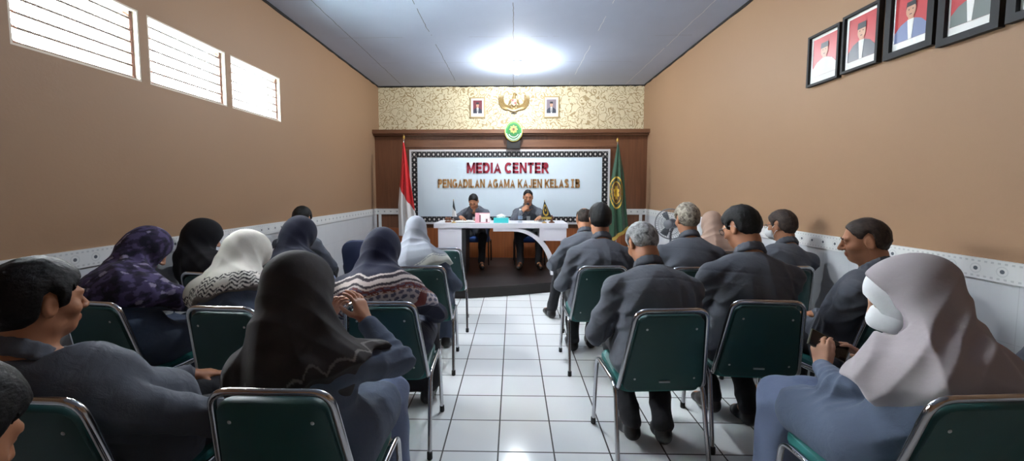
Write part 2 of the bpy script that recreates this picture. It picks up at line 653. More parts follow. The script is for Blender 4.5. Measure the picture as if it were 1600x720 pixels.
    for s in (-1, 1):
        hd = (hands or {}).get(s)
        if hd is None:
            u = unit(unit(W[s] - E[s]) * 0.6 + np.array([-s * 0.25, 0.5, -0.25])); n = np.array([0, 0.1, -1.0]); c = 0.35
            bp += hand_prims(W[s], u, n, s, c, 0.95 * fm, fat=1.0 if res <= .006 else 1.15)
        else:
            u, n = RI @ np.array(hd['u'], float), RI @ np.array(hd['n'], float)
            bp += hand_prims(W[s], u, n, s, hd.get('curl', .5), hd.get('sc', 1.0) * fm, hd.get('thumb', (.6, .65, .45)), fat=1.0 if res <= .006 else 1.15)
    def skin_dye(V):
        q = (V - hc.astype(np.float32)) @ HR.astype(np.float32) / hs
        c = np.tile(np.array([1.0, 1.0, 1.0], np.float32), (len(V), 1))
        lip = (np.abs(q[:, 0]) < .024) & (q[:, 1] > .075) & (q[:, 2] < -.047) & (q[:, 2] > -.072)
        c[lip] = (0.86, 0.62, 0.62)
        chin = (q[:, 1] > .0) & (q[:, 2] < -.03) & (q[:, 2] > -.12) & ~lip
        if not female: c[chin] *= 0.9
        return c
    sdf_mesh('body', bp, res, MAT['skin_light' if female else 'skin'], root, skin_dye)
    hh = min(res, .008)
    # ---- trousers or skirt
    tp = [LOFT([(H + np.array([0, 0, -0.02]), .174 * bulk, .112 * bulk), (H + np.array([0, -.01, .05]), .155 * bulk, .100 * bulk)], right, .04)]
    for s in (-1, 1):
        if skirt:
            tp.append(RC(hipj[s], K[s], .094, .078, .04))
            tp.append(RC(K[s], A[s] + np.array([0, .02, .05]), .082, .085, .05))
        else:
            tp.append(RC(hipj[s], K[s], .097, .071, .04))
            tp.append(RC(K[s], A[s] + np.array([0, -.01, .02]), .070, .056, .03))
    if skirt:
        tp.append(RC((K[-1] + K[1]) / 2, (A[-1] + A[1]) / 2 + np.array([0, 0.03, .06]), .085, .09, .06))
        tp.append(RC((hipj[-1] + hipj[1]) / 2, (K[-1] + K[1]) / 2,   .085, .078, .04))
    tp.append(FN(lambda p: .003 * wob(p, 30.) - .004 * (1 - 2 * np.abs(np.sin(22 * p[..., 1] + 14 * p[..., 2] + 2.5 * wob(p, 9.)))), '+'))
    tp.append(FN(lambda p: 0.052 - p[..., 2], 'i', .004))
    sdf_mesh('skirt' if skirt else 'trousers', tp, max(hh, .007), MAT[legs], root)
    # ---- shoes
    for s in (-1, 1):
        a, t = A[s], TO[s]
        sh = [RC(a + np.array([0, -.03, -.035]), a + np.array([0, -.02, -.005]), .040, .042, .02),
              RC(a + np.array([0, -.025, -.043]), (a + t) / 2 + np.array([0, 0, -.012]), .036, .038, .03),
              RC((a + t) / 2 + np.array([0, 0, -.012]), t, .040, .033, .03)]
        sh.append(FN(lambda p: 0.003 - p[..., 2], 'i', .004))
        sdf_mesh('shoe', sh, .007, MAT['shoe'], root)
    # ---- shirt / tunic
    shp = [LOFT(st[:-1] + [(N + np.array([0, 0, -.02]), .058, .054)], right, .035, inf=0.012)]
    for s in (-1, 1):
        shp.append(RC(sp + right * s * 0.045 + np.array([0, 0, .022]), S[s] + np.array([0, 0, .002]), .066 * bulk, .068 * bulk, .035))
        shp.append(RC(S[s], E[s], .068 * bulk, .058 * fm, .020))
        shp.append(RC(E[s], E[s] * .12 + W[s] * .88, .060 * fm, .045 * fm, .02))
    if female:
        shp.append(RC((hipj[-1] + hipj[1]) / 2, (hipj[-1] + hipj[1]) * .175 + (K[-1] + K[1]) * .325, .110, .098, .05))
        for s in (-1, 1):
            shp.append(RC(hipj[s], hipj[s] * .35 + K[s] * .65, .120, .104, .05))
    else:
        shp.append(LOFT([(H + np.array([0, -.005, -.035]), .190 * bulk, .128 * bulk), (H + np.array([0, 0, .10]), .172 * bulk, .122 * bulk)], right, .04))
    zax = unit(N - bez(0.6))
    nku = unit(J - N)
    sd_ = float(np.sum(head))
    ridge = lambda x: 1 - 2 * np.abs(np.sin(x))
    def folds(p):
        d = np.full(p.shape[:-1], 0, np.float32)
        w1 = wob(p + sd_, 8.); w2 = wob(p + sd_ + 1., 12.)
        for s in (-1, 1):                                   # creases gather at the elbows and armpits
            de = np.sqrt(np.sum((p - V3(E[s])) ** 2, -1)); da = np.sqrt(np.sum((p - V3(S[s] - np.array([s * .03, 0, .09]))) ** 2, -1))
            ax = V3(unit(W[s] - E[s])); au = V3(unit(E[s] - S[s]))
            d -= .0065 * np.exp(-(de / .10) ** 2) * ridge(62 * ((p - V3(E[s])) @ ax) + 2.4 * w2)
            d -= .0070 * np.exp(-(da / .14) ** 2) * ridge(36 * (p[..., 2] + .9 * s * p[..., 0]) + 2.4 * w2)
            dm = np.sqrt(np.sum((p - V3((S[s] + E[s]) / 2)) ** 2, -1))
            d -= .0045 * np.exp(-(dm / .11) ** 2) * ridge(26 * ((p - V3(E[s])) @ au) + 10 * p[..., 1] + 2.6 * w1)
        bk = np.clip(.5 + 1.2 * wob(p + .7 + sd_, 6.), 0, 1)
        d -= .0055 * bk * ridge(17 * p[..., 2] + 13 * np.abs(p[..., 0]) + 3.0 * w1)
        d -= .0040 * (1 - bk) * ridge(24 * p[..., 0] + 8 * p[..., 2] + 3.0 * w2)
        return d + .004 * w1 + .0012 * wob(p, 34.)
    def neckcut(p):
        q = p - V3(N); h = q @ V3(nku)
        r = np.sqrt(np.maximum(np.sum(q * q, -1) - h * h, 0))
        return np.where(r < .13, h - .004 - np.maximum(0, r - .07) * .9, -.1).astype(np.float32)
    shp.append(FN(neckcut, 'i', .01))
    shp.append(FN(folds, '+'))
    if not female:
        # yoke seam across the back
        yo = V3(bez(0.74)); za = V3(zax)
        shp.append(FN(lambda p: .0025 * np.exp(-(((p - yo) @ za) / .004) ** 2), '+'))
    else:
        shp.append(FN(lambda p: (seat - 0.015) - p[..., 2], 'i', .01))
    so = sdf_mesh('tunic' if female else 'shirt', shp, max(hh, .006), MAT[shirt], root)
    if not female:
        cl = []
        nu = unit(J - N); nx = unit(right - nu * (right @ nu)); ny = np.cross(nu, nx)
        prev = None
        for i in range(15):
            a = -PI / 2 + (i - 7) / 7 * 2.75
            dip = -0.040 * (1 + math.sin(a)) / 2 * 1.2
            q = N + nx * .066 * math.cos(a) + ny * (.066 * math.sin(a) + .012) + nu * (.058 + dip)
            if prev is not None:
                for dn, out, rr in ((0, 0, .0075), (.020, .06, .0080), (.040, .14, .0085)):
                    cl.append(RC(prev - nu * dn + (prev - N) * out, q - nu * dn + (q - N) * out, rr, rr, .016))
            prev = q
        cl.append(FN(lambda p: .0012 * wob(p, 60.), '+'))
        sdf_mesh('collar', cl, .005, MAT[shirt], so)
        if res <= .006:                                     # cuffs
            for s in (-1, 1):
                ax = unit(W[s] - E[s])
                sdf_mesh('cuff', [RC(W[s] - ax * .052, W[s] - ax * .012, .047, .046, .01),
                                  FN(lambda p, W=W, s=s, ax=ax: np.abs((p - V3(W[s] - ax * .032)) @ V3(ax)) - .028, 'i', .004)], .005, MAT[shirt], so)
    # ---- hair
    if hair:
        th = hair.get('thick', .016)
        fl = hair.get('front', .078)
        nape = hair.get('nape', -.075)
        side = hair.get('side', -.012)
        bald = hair.get('bald', 0)
        tv = hair.get('tex', 1.0)
        hq = HR.astype(np.float32); h0 = V3(hc)
        bound = ((-.2, nape), (-.055, nape), (-.036, nape + .02), (-.030, .018), (-.012, .034), (.008, .020), (.012, side), (.034, side + .006), (.040, .030), (.060, fl - .022), (.078, fl), (.12, fl + .02))
        def region(p):
            q = ((p - h0) @ hq) / hs
            b = pw(q[..., 1], bound)
            d = (b - q[..., 2]) * .7
            if bald:
                c = np.sqrt((q[..., 0] / .055) ** 2 + ((q[..., 1] + .0) / .075) ** 2)
                d = np.maximum(d, np.where(q[..., 2] > .05, (1 - c) * .05 + .0, -1))
            return d
        hrp = [EL(T(0, -.012, .030), [(.074 + th * .8) * hs, (.094 + th) * hs, (.088 + th * hair.get('top', 1.2)) * hs], Mh),
               RC(T(0, -.04, -.03), T(0, -.045, nape + .02), (.062 + th * .5) * hs, (.050 + th * .3) * hs, .03)]
        hrp.append(FN(region, 'i', .012))
        def strands(p):
            q = ((p - h0) @ hq) / hs
            fade = .0095 * np.clip(1 - (q[..., 2] - pw(q[..., 1], bound)) / .040, 0, 1) * (q[..., 1] < .045)
            an = np.arctan2(q[..., 0], q[..., 2] + .02)
            return fade + tv * (.0034 * wob(q, 50.) + .0006 * np.sin(60 * an + 6 * wob(q, 30.)) + .0026 * wob(q * V3(1.6, .8, 1.), 150.) + .0016 * wob(q + 3., 230.))
        hrp.append(FN(strands, '+'))
        sdf_mesh('hair', hrp, .005 if res <= .006 else .007, MAT[hair['mat']], root, single=False)
    # ---- face details
    if face:
        for s in (-1, 1):
            bm = bmesh.new()
            ball(bm, (0, 0, 0), .0120 * hs, 16, 0)
            for f in bm.faces:
                c = f.calc_center_median()
                if c.y > .0098 * hs: f.material_index = 1
            oe = obj('eye', bm, [MAT['eye_white'], MAT['iris']], root, smooth=True)
            oe.matrix_local = Matrix.Translation(T(s * .031, .0778, .008)) @ Matrix(HR.tolist()).to_4x4()
        bm = bmesh.new()
        for s in (-1, 1):
            tube(bm, [T(s * x, y, z) for x, y, z in ((.014, .0925, .0265), (.028, .0925, .031), (.046, .080, .027))], [.0035 * hs, .0045 * hs, .0022 * hs], 6)
        obj('eyebrows', bm, MAT['hair_black'], root, smooth=True)
    ctx = dict(root=root, T=T, HR=HR, hs=hs, hc=hc, N=N, J=J, S=S, E=E, W=W, K=K, A=A, H=H, bez=bez, st=st, right=right, fwd=fwd, sp=sp, RI=RI, loc=loc, res=res, bulk=bulk, fm=fm, zax=zax)
    if hijab: make_hijab(ctx, **hijab)
    for x in extras: x(ctx)
    return ctx

def make_hijab(c, dye, L=0.22, tilt=(0, 0.0), fold=.006, nf=9, open_=True, mat='hijab', puff=1.0, flare=0.0, wave=.012, cap_back=0.0, seed=0., brim=0.0, hres=None, soft=0.05, hang=0.0, cut=None):
    T, HR, hs, N, S, E = c['T'], c['HR'], c['hs'], c['N'], c['S'], c['E']
    root, right, sp = c['root'], c['right'], c['sp']
    za = unit(unit(c['zax']) * .5 + np.array([0, 0, .5]))
    fw = unit(np.cross(za, right))
    hn = V3(unit(za + right * tilt[0] + fw * tilt[1]))
    hp0 = V3(N - za * L)
    z3, r3, f3, N3 = V3(za), V3(right), V3(fw), V3(N)
    def hemd(p):
        q = p - N3
        th = np.arctan2(q @ r3, -(q @ f3))
        return (p - hp0) @ hn + wave * np.sin(5 * th + seed) + .5 * wave * np.sin(11 * th + 2 * seed)
    P = [LOFT(c['st'][2:-1] + [(N, .076, .070)], right, .04, inf=.036)]
    for s in (-1, 1):
        P.append(RC(sp + right * s * .05 + np.array([0, 0, .004]), S[s], .104 * c['bulk'], .100 * c['bulk'], .045))
        P.append(RC(S[s], S[s] * .45 + E[s] * .55, .099 * c['bulk'], .092, .035))
    P.append(FN(lambda p: -hemd(p), 'i', .006))
    pf = puff
    P.append(EL(T(0, -.014 - cap_back * .5, .030), [.084 * hs * pf, (.106 + cap_back) * hs * pf, .100 * hs * pf], HR, soft * .5))
    P.append(EL(T(0, .034 + brim, -.030), [.074 * hs, .072 * hs, .100 * hs], HR, .03))
    P.append(RC(T(0, .014, -.085), N + fw * .045 - za * .05, .064 * hs, .092, .04))
    P.append(RC(T(0, -.045, -.030), N - fw * .040 - za * .06, .080 * hs * pf, .090 + flare * .3, soft * .7))
    for s in (-1, 1):
        P.append(RC(T(s * .035, -.03, -.06), sp + right * s * (.08 + flare) - za * .03, .058 * hs, .078, soft * .7))
    if open_:
        P.append(EL(T(0, .128 + brim, -.012), [.056 * hs, .068 * hs, .080 * hs], HR, .012, 's'))
    hc3, hR = V3(c['hc']), HR.astype(np.float32)
    if hang:
        P.append(RC(T(0, -.055, .020), N - fw * .050 - za * .13, .076 * hs * pf, .085 + hang, .05))
        for s in (-1, 1): P.append(RC(T(s * .03, -.03, -.01), sp + right * s * .10 - za * .06, .070 * hs, .080 + hang * .6, .05))
    if cut is not None:
        P.append(RC(T(0, .02, -.115), N + fw * .10 - za * .13, .074 * hs, .125, .05))
        P.append(RC(T(-.02, .02, -.10), S[-1] + fw * .05 - za * .02, .070 * hs, .095, .05))
        def cutf(p):
            q = ((p - hc3) @ hR) / hs
            return np.minimum(q[..., 1] - cut - .25 * np.maximum(0, q[..., 2] - .05) + .35 * np.minimum(0, q[..., 2] + .02), np.minimum((q[..., 2] + .115) * .8, .150 - np.sqrt(np.sum((q - V3(0, .03, .0)) ** 2, -1))))
        P.append(FN(cutf, 'i', .010))
    def dr(p):
        q = p - N3
        th = np.arctan2(q @ r3, -(q @ f3))
        zz = q @ z3
        qq = (p - hc3) @ hR
        ramp = np.clip((.14 - zz) / .20, 0.0, 1.)
        w1 = wob(p + seed, 7.)
        rid = 1 - 2 * np.abs(np.sin(.5 * nf * th + 1.9 * w1 + seed + 3.0 * zz))
        d = -fold * ramp * rid
        # creases sweeping from under the chin round the back of the head
        a = qq[..., 2] + .55 * qq[..., 1]
        rid2 = 1 - 2 * np.abs(np.sin(38 * a + 1.6 * wob(p + seed + 2., 8.) + seed))
        d -= fold * .55 * rid2 * np.clip(1 - np.abs(qq[..., 2] + .10) / .17, 0, 1)
        return d + .0035 * wob(p + seed, 15.) + .0012 * wob(p, 45.)
    P.append(FN(dr, '+'))
    if open_:
        P.append(EL(T(0, .135 + brim, -.014), [.050 * hs, .068 * hs, .074 * hs], HR, .006, 's'))
    def col(V):
        q = V - N3
        th = np.arctan2(q @ r3, -(q @ f3))
        rad = np.sqrt((q @ r3) ** 2 + (q @ f3) ** 2)
        return dye(V, th, hemd(V), (V - hc3) @ hR, rad)
    return sdf_mesh('hijab', P, hres or min(c['res'], .006), MAT[mat], root, col)

# ---- scarf dyes: colour from the place on the cloth (th: angle round the neck, hd: distance from the hem, q: head axes)
def L3(r, g, b): return np.array(srgb(r, g, b)[:3], np.float32)
def plain(r, g, b, r2=None, f=9.):
    a = L3(r, g, b); b2 = L3(*r2) if r2 else a
    def d(V, th, hd, q, rad):
        t = np.clip(.5 + .8 * wob(V, f), 0, 1)[:, None]
        return a * (1 - t) + b2 * t
    return d
def dye_purple(V, th, hd, q, rad):
    a, b, c, e = L3(46, 40, 64), L3(76, 66, 100), L3(136, 128, 150), L3(30, 28, 42)
    n1 = wob(V, 85., 8) + .8 * wob(V + 3, 170., 8); n2 = wob(V + 1.7, 75., 8) + .5 * wob(V + 5, 110., 8)
    o = np.where((n1 > .10)[:, None], b, a)
    o = np.where((n1 < -.30)[:, None], e, o)
    o = np.where((n2 > .42)[:, None], c, o)
    return o
def dye_white(V, th, hd, q, rad):
    cream, blk = L3(214, 210, 200), L3(38, 36, 40)
    o = np.tile(cream, (len(V), 1))
    u = th * .20; v = hd
    k = .034
    zig = np.abs(((u / k) % 1) - .5) * 2
    band = (v < .118) & (v > .004)
    m = ((v / .020 + zig * 1.15) % 1.15) < .52
    o[band & m] = blk
    star = band & (v > .045) & (v < .085) & (((u / .13) % 1) < .36)
    o[star] = cream
    o[(v <= .012)] = L3(120, 112, 106)
    return o
def dye_navy_print(V, th, hd, q, rad):
    navy = L3(13, 17, 42); cr, rust, gy, dk = L3(205, 192, 186), L3(104, 50, 48), L3(104, 102, 122), L3(52, 44, 52)
    o = np.tile(navy, (len(V), 1))
    v = hd + .030 * np.sin(th * 1.3 + .6)
    b = v < .200
    o[b] = cr
    s = (v > .168) & (v < .188); o[s] = dk
    s = (v > .128) & (v < .142); o[s] = dk
    s = (v > .092) & (v < .118); o[s] = rust
    s = (v > .092) & (v < .118) & ((np.sin(th * 22) * np.sin(v * 300)) > .25); o[s] = gy
    s = (v > .084) & (v < .089); o[s] = L3(120, 70, 44)
    low = v < .080
    uu = ((th * .21) / .030); vv = v / .028
    row = np.floor(vv); fu = (uu + .5 * (row % 2)) % 1 - .5; fv = vv % 1 - .5
    dot = low & ((fu * fu + fv * fv) < .13)
    o[low] = L3(190, 182, 186); o[dot] = L3(88, 88, 108)
    o[low & (np.sin(th * 5 + 1) > .86)] = rust
    return o
def dye_gray(V, th, hd, q, rad):
    a, b = L3(150, 154, 162), L3(122, 126, 134)
    t = np.clip(.5 + wob(V, 11.), 0, 1)[:, None]
    o = a * (1 - t) + b * t
    o[hd < .050] = L3(206, 208, 200)
    o[(hd > .058) & (hd < .064)] = L3(206, 208, 200)
    return o
def dye_lace(V, th, hd, q, rad):
    a, b = L3(40, 37, 37), L3(54, 50, 50)
    t = np.clip(.5 + 1.2 * wob(V, 60., 8), 0, 1)[:, None]
    o = a * (1 - t) + b * t
    sc = .030 * np.abs(np.sin(th * 9))
    o[np.abs(hd - .012 - sc) < .0050] = L3(104, 100, 98)
    fl = (hd > .05) & (hd < .14) & (wob(V, 75., 8) > .55)
    o[fl] = L3(72, 68, 68)
    return o

# ------------------------------------------------------------------ materials of the room
def wall_paint(name, col):
    m, nt, bs = new_mat(name)
    tc = nd(nt, 'ShaderNodeTexCoord')
    n = nd(nt, 'ShaderNodeTexNoise', i_Scale=1.3, i_Detail=5.0)
    lk(nt, tc, 'Object', n, 'Vector')
    c2 = tuple(c * .9 for c in col[:3]) + (1,)
    bs_in = mixc(nt, n.outputs[0], col, c2)
    nt.links.new(bs_in, bs.inputs['Base Color'])
    bs.inputs['Roughness'].default_value = .55
    bs.inputs['Specular IOR Level'].default_value = .35
    n2 = nd(nt, 'ShaderNodeTexNoise', i_Scale=60.0, i_Detail=3.0)
    lk(nt, tc, 'Object', n2, 'Vector')
    b = nd(nt, 'ShaderNodeBump', i_Strength=.12, i_Distance=.004)
    lk(nt, n2, 0, b, 'Height'); lk(nt, b, 0, bs, 'Normal')
    return m

WALL_COL = srgb(155, 122, 93)
MAT['wall'] = wall_paint('brown_wall_paint', WALL_COL)

def floor_mat():
    m, nt, bs = new_mat('white_floor_tile')
    tc, o = sep_obj(nt)
    t = .302
    def line(s, off):
        a = math_node(nt, 'SUBTRACT', s, off)
        a = math_node(nt, 'DIVIDE', a, t)
        f = math_node(nt, 'FRACT', a)
        f = math_node(nt, 'SUBTRACT', f, .5)
        f = math_node(nt, 'ABSOLUTE', f)
        return f                                      # .5 at the joint
    mx = math_node(nt, 'MAXIMUM', line(o[0], -.382), line(o[1], 2.119))
    g = math_node(nt, 'GREATER_THAN', mx, .5 - .0042 / t)
    ci = nd(nt, 'ShaderNodeCombineXYZ')
    for i, (s, off) in enumerate(((o[0], -.382), (o[1], 2.119))):
        a = math_node(nt, 'FLOOR', math_node(nt, 'DIVIDE', math_node(nt, 'SUBTRACT', s, off), t))
        nt.links.new(a, ci.inputs[i])
    wn_ = nd(nt, 'ShaderNodeTexWhiteNoise', noise_dimensions='2D')
    lk(nt, ci, 0, wn_, 'Vector')
    c = mixc(nt, wn_.outputs[0], srgb(238, 242, 243), srgb(246, 248, 248))
    c = mixc(nt, g, c, srgb(58, 56, 54))
    nt.links.new(c, bs.inputs['Base Color'])
    rr = math_node(nt, 'MULTIPLY_ADD', g, .5, .13)
    nt.links.new(rr, bs.inputs['Roughness'])
    h = math_node(nt, 'SUBTRACT', 1.0, g)
    b = nd(nt, 'ShaderNodeBump', i_Strength=.4, i_Distance=.0015)
    nt.links.new(h, b.inputs['Height']); lk(nt, b, 0, bs, 'Normal')
    return m
MAT['floor'] = floor_mat()

def ceiling_mat():
    m, nt, bs = new_mat('grey_ceiling_board')
    tc, o = sep_obj(nt)
    n = nd(nt, 'ShaderNodeTexNoise', i_Scale=2.2, i_Detail=6.0)
    lk(nt, tc, 'Object', n, 'Vector')
    nw = nd(nt, 'ShaderNodeTexNoise', i_Scale=5.0, i_Detail=3.0)
    lk(nt, tc, 'Object', nw, 'Vector')
    wv = math_node(nt, 'MULTIPLY', math_node(nt, 'SUBTRACT', nw.outputs[0], .5), .035)
    def seam(s, off, per, w):
        a = math_node(nt, 'ADD', math_node(nt, 'SUBTRACT', s, off), wv)
        f = math_node(nt, 'FRACT', math_node(nt, 'DIVIDE', a, per))
        f = math_node(nt, 'ABSOLUTE', math_node(nt, 'SUBTRACT', f, .5))
        return math_node(nt, 'GREATER_THAN', f, .5 - w / per)
    brk = nd(nt, 'ShaderNodeTexNoise', i_Scale=1.7, i_Detail=2.0)
    lk(nt, tc, 'Object', brk, 'Vector')
    long_ = math_node(nt, 'MULTIPLY', seam(o[0], -1.577 - .525, 1.05, .0035), math_node(nt, 'GREATER_THAN', brk.outputs[0], .40))
    cross = math_node(nt, 'MULTIPLY', seam(o[1], 4.86 - .53, 1.06, .003), math_node(nt, 'GREATER_THAN', brk.outputs[0], .54))
    c = mixc(nt, n.outputs[0], srgb(178, 190, 212), srgb(190, 201, 222))
    c = mixc(nt, math_node(nt, 'MULTIPLY', cross, .7), c, srgb(120, 120, 124))
    # along the length: some joints dark and open, some filled with white putty
    put = math_node(nt, 'GREATER_THAN', o[0], .2)
    jc = mixc(nt, put, srgb(92, 92, 96), srgb(236, 238, 240))
    c = mixc(nt, long_, c, jc)
    nt.links.new(c, bs.inputs['Base Color'])
    bs.inputs['Roughness'].default_value = .8
    b = nd(nt, 'ShaderNodeBump', i_Strength=.25, i_Distance=.01)
    lk(nt, n, 0, b, 'Height'); lk(nt, b, 0, bs, 'Normal')
    return m
MAT['ceiling'] = ceiling_mat()

def wallpaper():
    m, nt, bs = new_mat('scrolling_leaf_wallpaper')
    tc, o = sep_obj(nt)
    mp = nd(nt, 'ShaderNodeMapping'); mp.inputs['Scale'].default_value = (1, 1, 1)
    lk(nt, tc, 'Object', mp, 0)
    v = nd(nt, 'ShaderNodeTexVoronoi', i_Scale=6.6, voronoi_dimensions='3D')
    n = nd(nt, 'ShaderNodeTexNoise', i_Scale=9.0, i_Detail=1.0)
    lk(nt, mp, 0, n, 'Vector')
    off = nd(nt, 'ShaderNodeVectorMath', operation='MULTIPLY_ADD')
    lk(nt, n, 'Color', off, 0); off.inputs[1].default_value = (.10, 0, .10); lk(nt, mp, 0, off, 2)
    lk(nt, off, 0, v, 'Vector')
    # curled strokes: rings round the cell centres, kept on one side only
    d = v.outputs['Distance']
    s1 = math_node(nt, 'SINE', math_node(nt, 'MULTIPLY', d, 26.0))
    st = math_node(nt, 'GREATER_THAN', s1, .52)
    n2 = nd(nt, 'ShaderNodeTexNoise', i_Scale=13.0, i_Detail=0.0)
    lk(nt, mp, 0, n2, 'Vector')
    k1 = math_node(nt, 'MULTIPLY', st, math_node(nt, 'GREATER_THAN', n2.outputs[0], .50))
    v2 = nd(nt, 'ShaderNodeTexVoronoi', i_Scale=10.0, feature='DISTANCE_TO_EDGE')
    lk(nt, off, 0, v2, 'Vector')
    k2 = math_node(nt, 'MULTIPLY', math_node(nt, 'LESS_THAN', v2.outputs['Distance'], .05), math_node(nt, 'LESS_THAN', n2.outputs[0], .47))
    k = math_node(nt, 'MAXIMUM', k1, k2)
    c = mixc(nt, n.outputs[0], srgb(222, 210, 178), srgb(212, 198, 162))
    c = mixc(nt, math_node(nt, 'MULTIPLY', k, .8), c, srgb(150, 122, 78))
    nt.links.new(c, bs.inputs['Base Color'])
    bs.inputs['Roughness'].default_value = .7
    b = nd(nt, 'ShaderNodeBump', i_Strength=.5, i_Distance=.004, invert=True)
    nt.links.new(k, b.inputs['Height']); lk(nt, b, 0, bs, 'Normal')
    return m
MAT['wallpaper'] = wallpaper()

def wood(name, c1, c2, rough=.4, scale=(14, 14, .8), gl=.4):
    m, nt, bs = new_mat(name)
    tc = nd(nt, 'ShaderNodeTexCoord')
    mp = nd(nt, 'ShaderNodeMapping'); mp.inputs['Scale'].default_value = scale
    lk(nt, tc, 'Object', mp, 0)
    n = nd(nt, 'ShaderNodeTexNoise', i_Scale=2.0, i_Detail=7.0, i_Roughness=.65)
    lk(nt, mp, 0, n, 'Vector')
    r = nd(nt, 'ShaderNodeMapRange'); r.inputs[1].default_value = .32; r.inputs[2].default_value = .68
    lk(nt, n, 0, r, 0)
    c = mixc(nt, r.outputs[0], c1, c2)
    nt.links.new(c, bs.inputs['Base Color'])
    bs.inputs['Roughness'].default_value = rough
    bs.inputs['Specular IOR Level'].default_value = gl
    return m
MAT['panel'] = wood('brown_timber_panel', srgb(92, 58, 38), srgb(112, 72, 48))
MAT['cornice'] = wood('brown_timber_shelf', srgb(98, 64, 44), srgb(118, 80, 56), scale=(.8, 14, 14))
MAT['redwood'] = wood('red_brown_timber', srgb(132, 74, 40), srgb(158, 92, 52), .35, (22, 22, .6))
MAT['stage'] = wood('dark_brown_laminate', srgb(26, 21, 20), srgb(38, 30, 27), .42, (2, 18, 18))
MAT['stage_face'] = wood('dark_stage_board', srgb(22, 18, 17), srgb(30, 24, 22), .5, (2, 18, 18))

def tile_white(name, dots, axis):
    """glazed tile: white dado, or the border strip with dark dots (axis: the direction the strip runs)"""
    m, nt, bs = new_mat(name)
    tc, o = sep_obj(nt)
    n = nd(nt, 'ShaderNodeTexNoise', i_Scale=3.0, i_Detail=5.0)
    lk(nt, tc, 'Object', n, 'Vector')
    if dots:
        c = mixc(nt, n.outputs[0], srgb(232, 232, 230), srgb(216, 216, 214))
        per = .118
        a = math_node(nt, 'SUBTRACT', math_node(nt, 'FRACT', math_node(nt, 'DIVIDE', o[axis], per)), .5)
        a = math_node(nt, 'MULTIPLY', a, per)
        b = math_node(nt, 'SUBTRACT', o[2], 1.009)
        rr = math_node(nt, 'SQRT', math_node(nt, 'ADD', math_node(nt, 'MULTIPLY', a, a), math_node(nt, 'MULTIPLY', b, b)))
        dot = math_node(nt, 'LESS_THAN', rr, .0105)
        ring = math_node(nt, 'LESS_THAN', math_node(nt, 'ABSOLUTE', math_node(nt, 'SUBTRACT', rr, .024)), .0025)
        a2 = math_node(nt, 'SUBTRACT', math_node(nt, 'FRACT', math_node(nt, 'DIVIDE', o[axis], per / 4)), .5)
        row = math_node(nt, 'LESS_THAN', math_node(nt, 'ABSOLUTE', math_node(nt, 'SUBTRACT', math_node(nt, 'ABSOLUTE', b), .039)), .005)
        sm = math_node(nt, 'MULTIPLY', row, math_node(nt, 'LESS_THAN', math_node(nt, 'ABSOLUTE', a2), .22))
        c = mixc(nt, math_node(nt, 'MULTIPLY', sm, .35), c, srgb(120, 122, 128))
        c = mixc(nt, math_node(nt, 'MULTIPLY', ring, .22), c, srgb(120, 122, 128))
        c = mixc(nt, dot, c, srgb(92, 96, 104))
    else:
        c = mixc(nt, n.outputs[0], srgb(214, 216, 218), srgb(198, 200, 203))
        f = []
        for s, per in ((o[axis], .25), (o[2], .33)):
            q = math_node(nt, 'ABSOLUTE', math_node(nt, 'SUBTRACT', math_node(nt, 'FRACT', math_node(nt, 'DIVIDE', s, per)), .5))
            f.append(math_node(nt, 'GREATER_THAN', q, .5 - .0015 / per))
        c = mixc(nt, math_node(nt, 'MULTIPLY', math_node(nt, 'MAXIMUM', f[0], f[1]), .35), c, srgb(150, 152, 154))
    nt.links.new(c, bs.inputs['Base Color'])
    bs.inputs['Roughness'].default_value = .3
    return m
for ax, nm in ((0, 'x'), (1, 'y')):
    MAT['dado_' + nm] = tile_white('white_dado_tile_' + nm, False, ax)
    MAT['border_' + nm] = tile_white('dotted_border_tile_' + nm, True, ax)
MAT['gap'] = simple('black_shadow_gap', srgb(22, 20, 20), .9)
MAT['reveal'] = simple('cream_window_reveal', srgb(226, 214, 196), .7)
MAT['win_edge'] = simple('grey_louvre_edge', srgb(120, 104, 96), .6)
MAT['win_frame'] = simple('brown_pink_window_frame', srgb(150, 112, 96), .55)

def thin_glass(name, col, t):
    m = bpy.data.materials.new(name); m.use_nodes = True
    nt = m.node_tree
    nt.nodes.remove(nt.nodes['Principled BSDF'])
    tr = nd(nt, 'ShaderNodeBsdfTransparent'); tr.inputs[0].default_value = col
    gl = nd(nt, 'ShaderNodeBsdfGlossy'); gl.inputs['Roughness'].default_value = .05
    tl = nd(nt, 'ShaderNodeBsdfTranslucent'); tl.inputs[0].default_value = col
    a = nd(nt, 'ShaderNodeMixShader'); a.inputs[0].default_value = t
    lk(nt, tr, 0, a, 1); lk(nt, tl, 0, a, 2)
    b = nd(nt, 'ShaderNodeMixShader'); b.inputs[0].default_value = .06
    lk(nt, a, 0, b, 1); lk(nt, gl, 0, b, 2)
    nt.links.new(b.outputs[0], nt.nodes['Material Output'].inputs[0])
    return m
MAT['louvre'] = thin_glass('louvre_glass', (.92, .96, .95, 1), .3)
MAT['clear'] = thin_glass('clear_plastic', (.93, .97, 1, 1), .12)

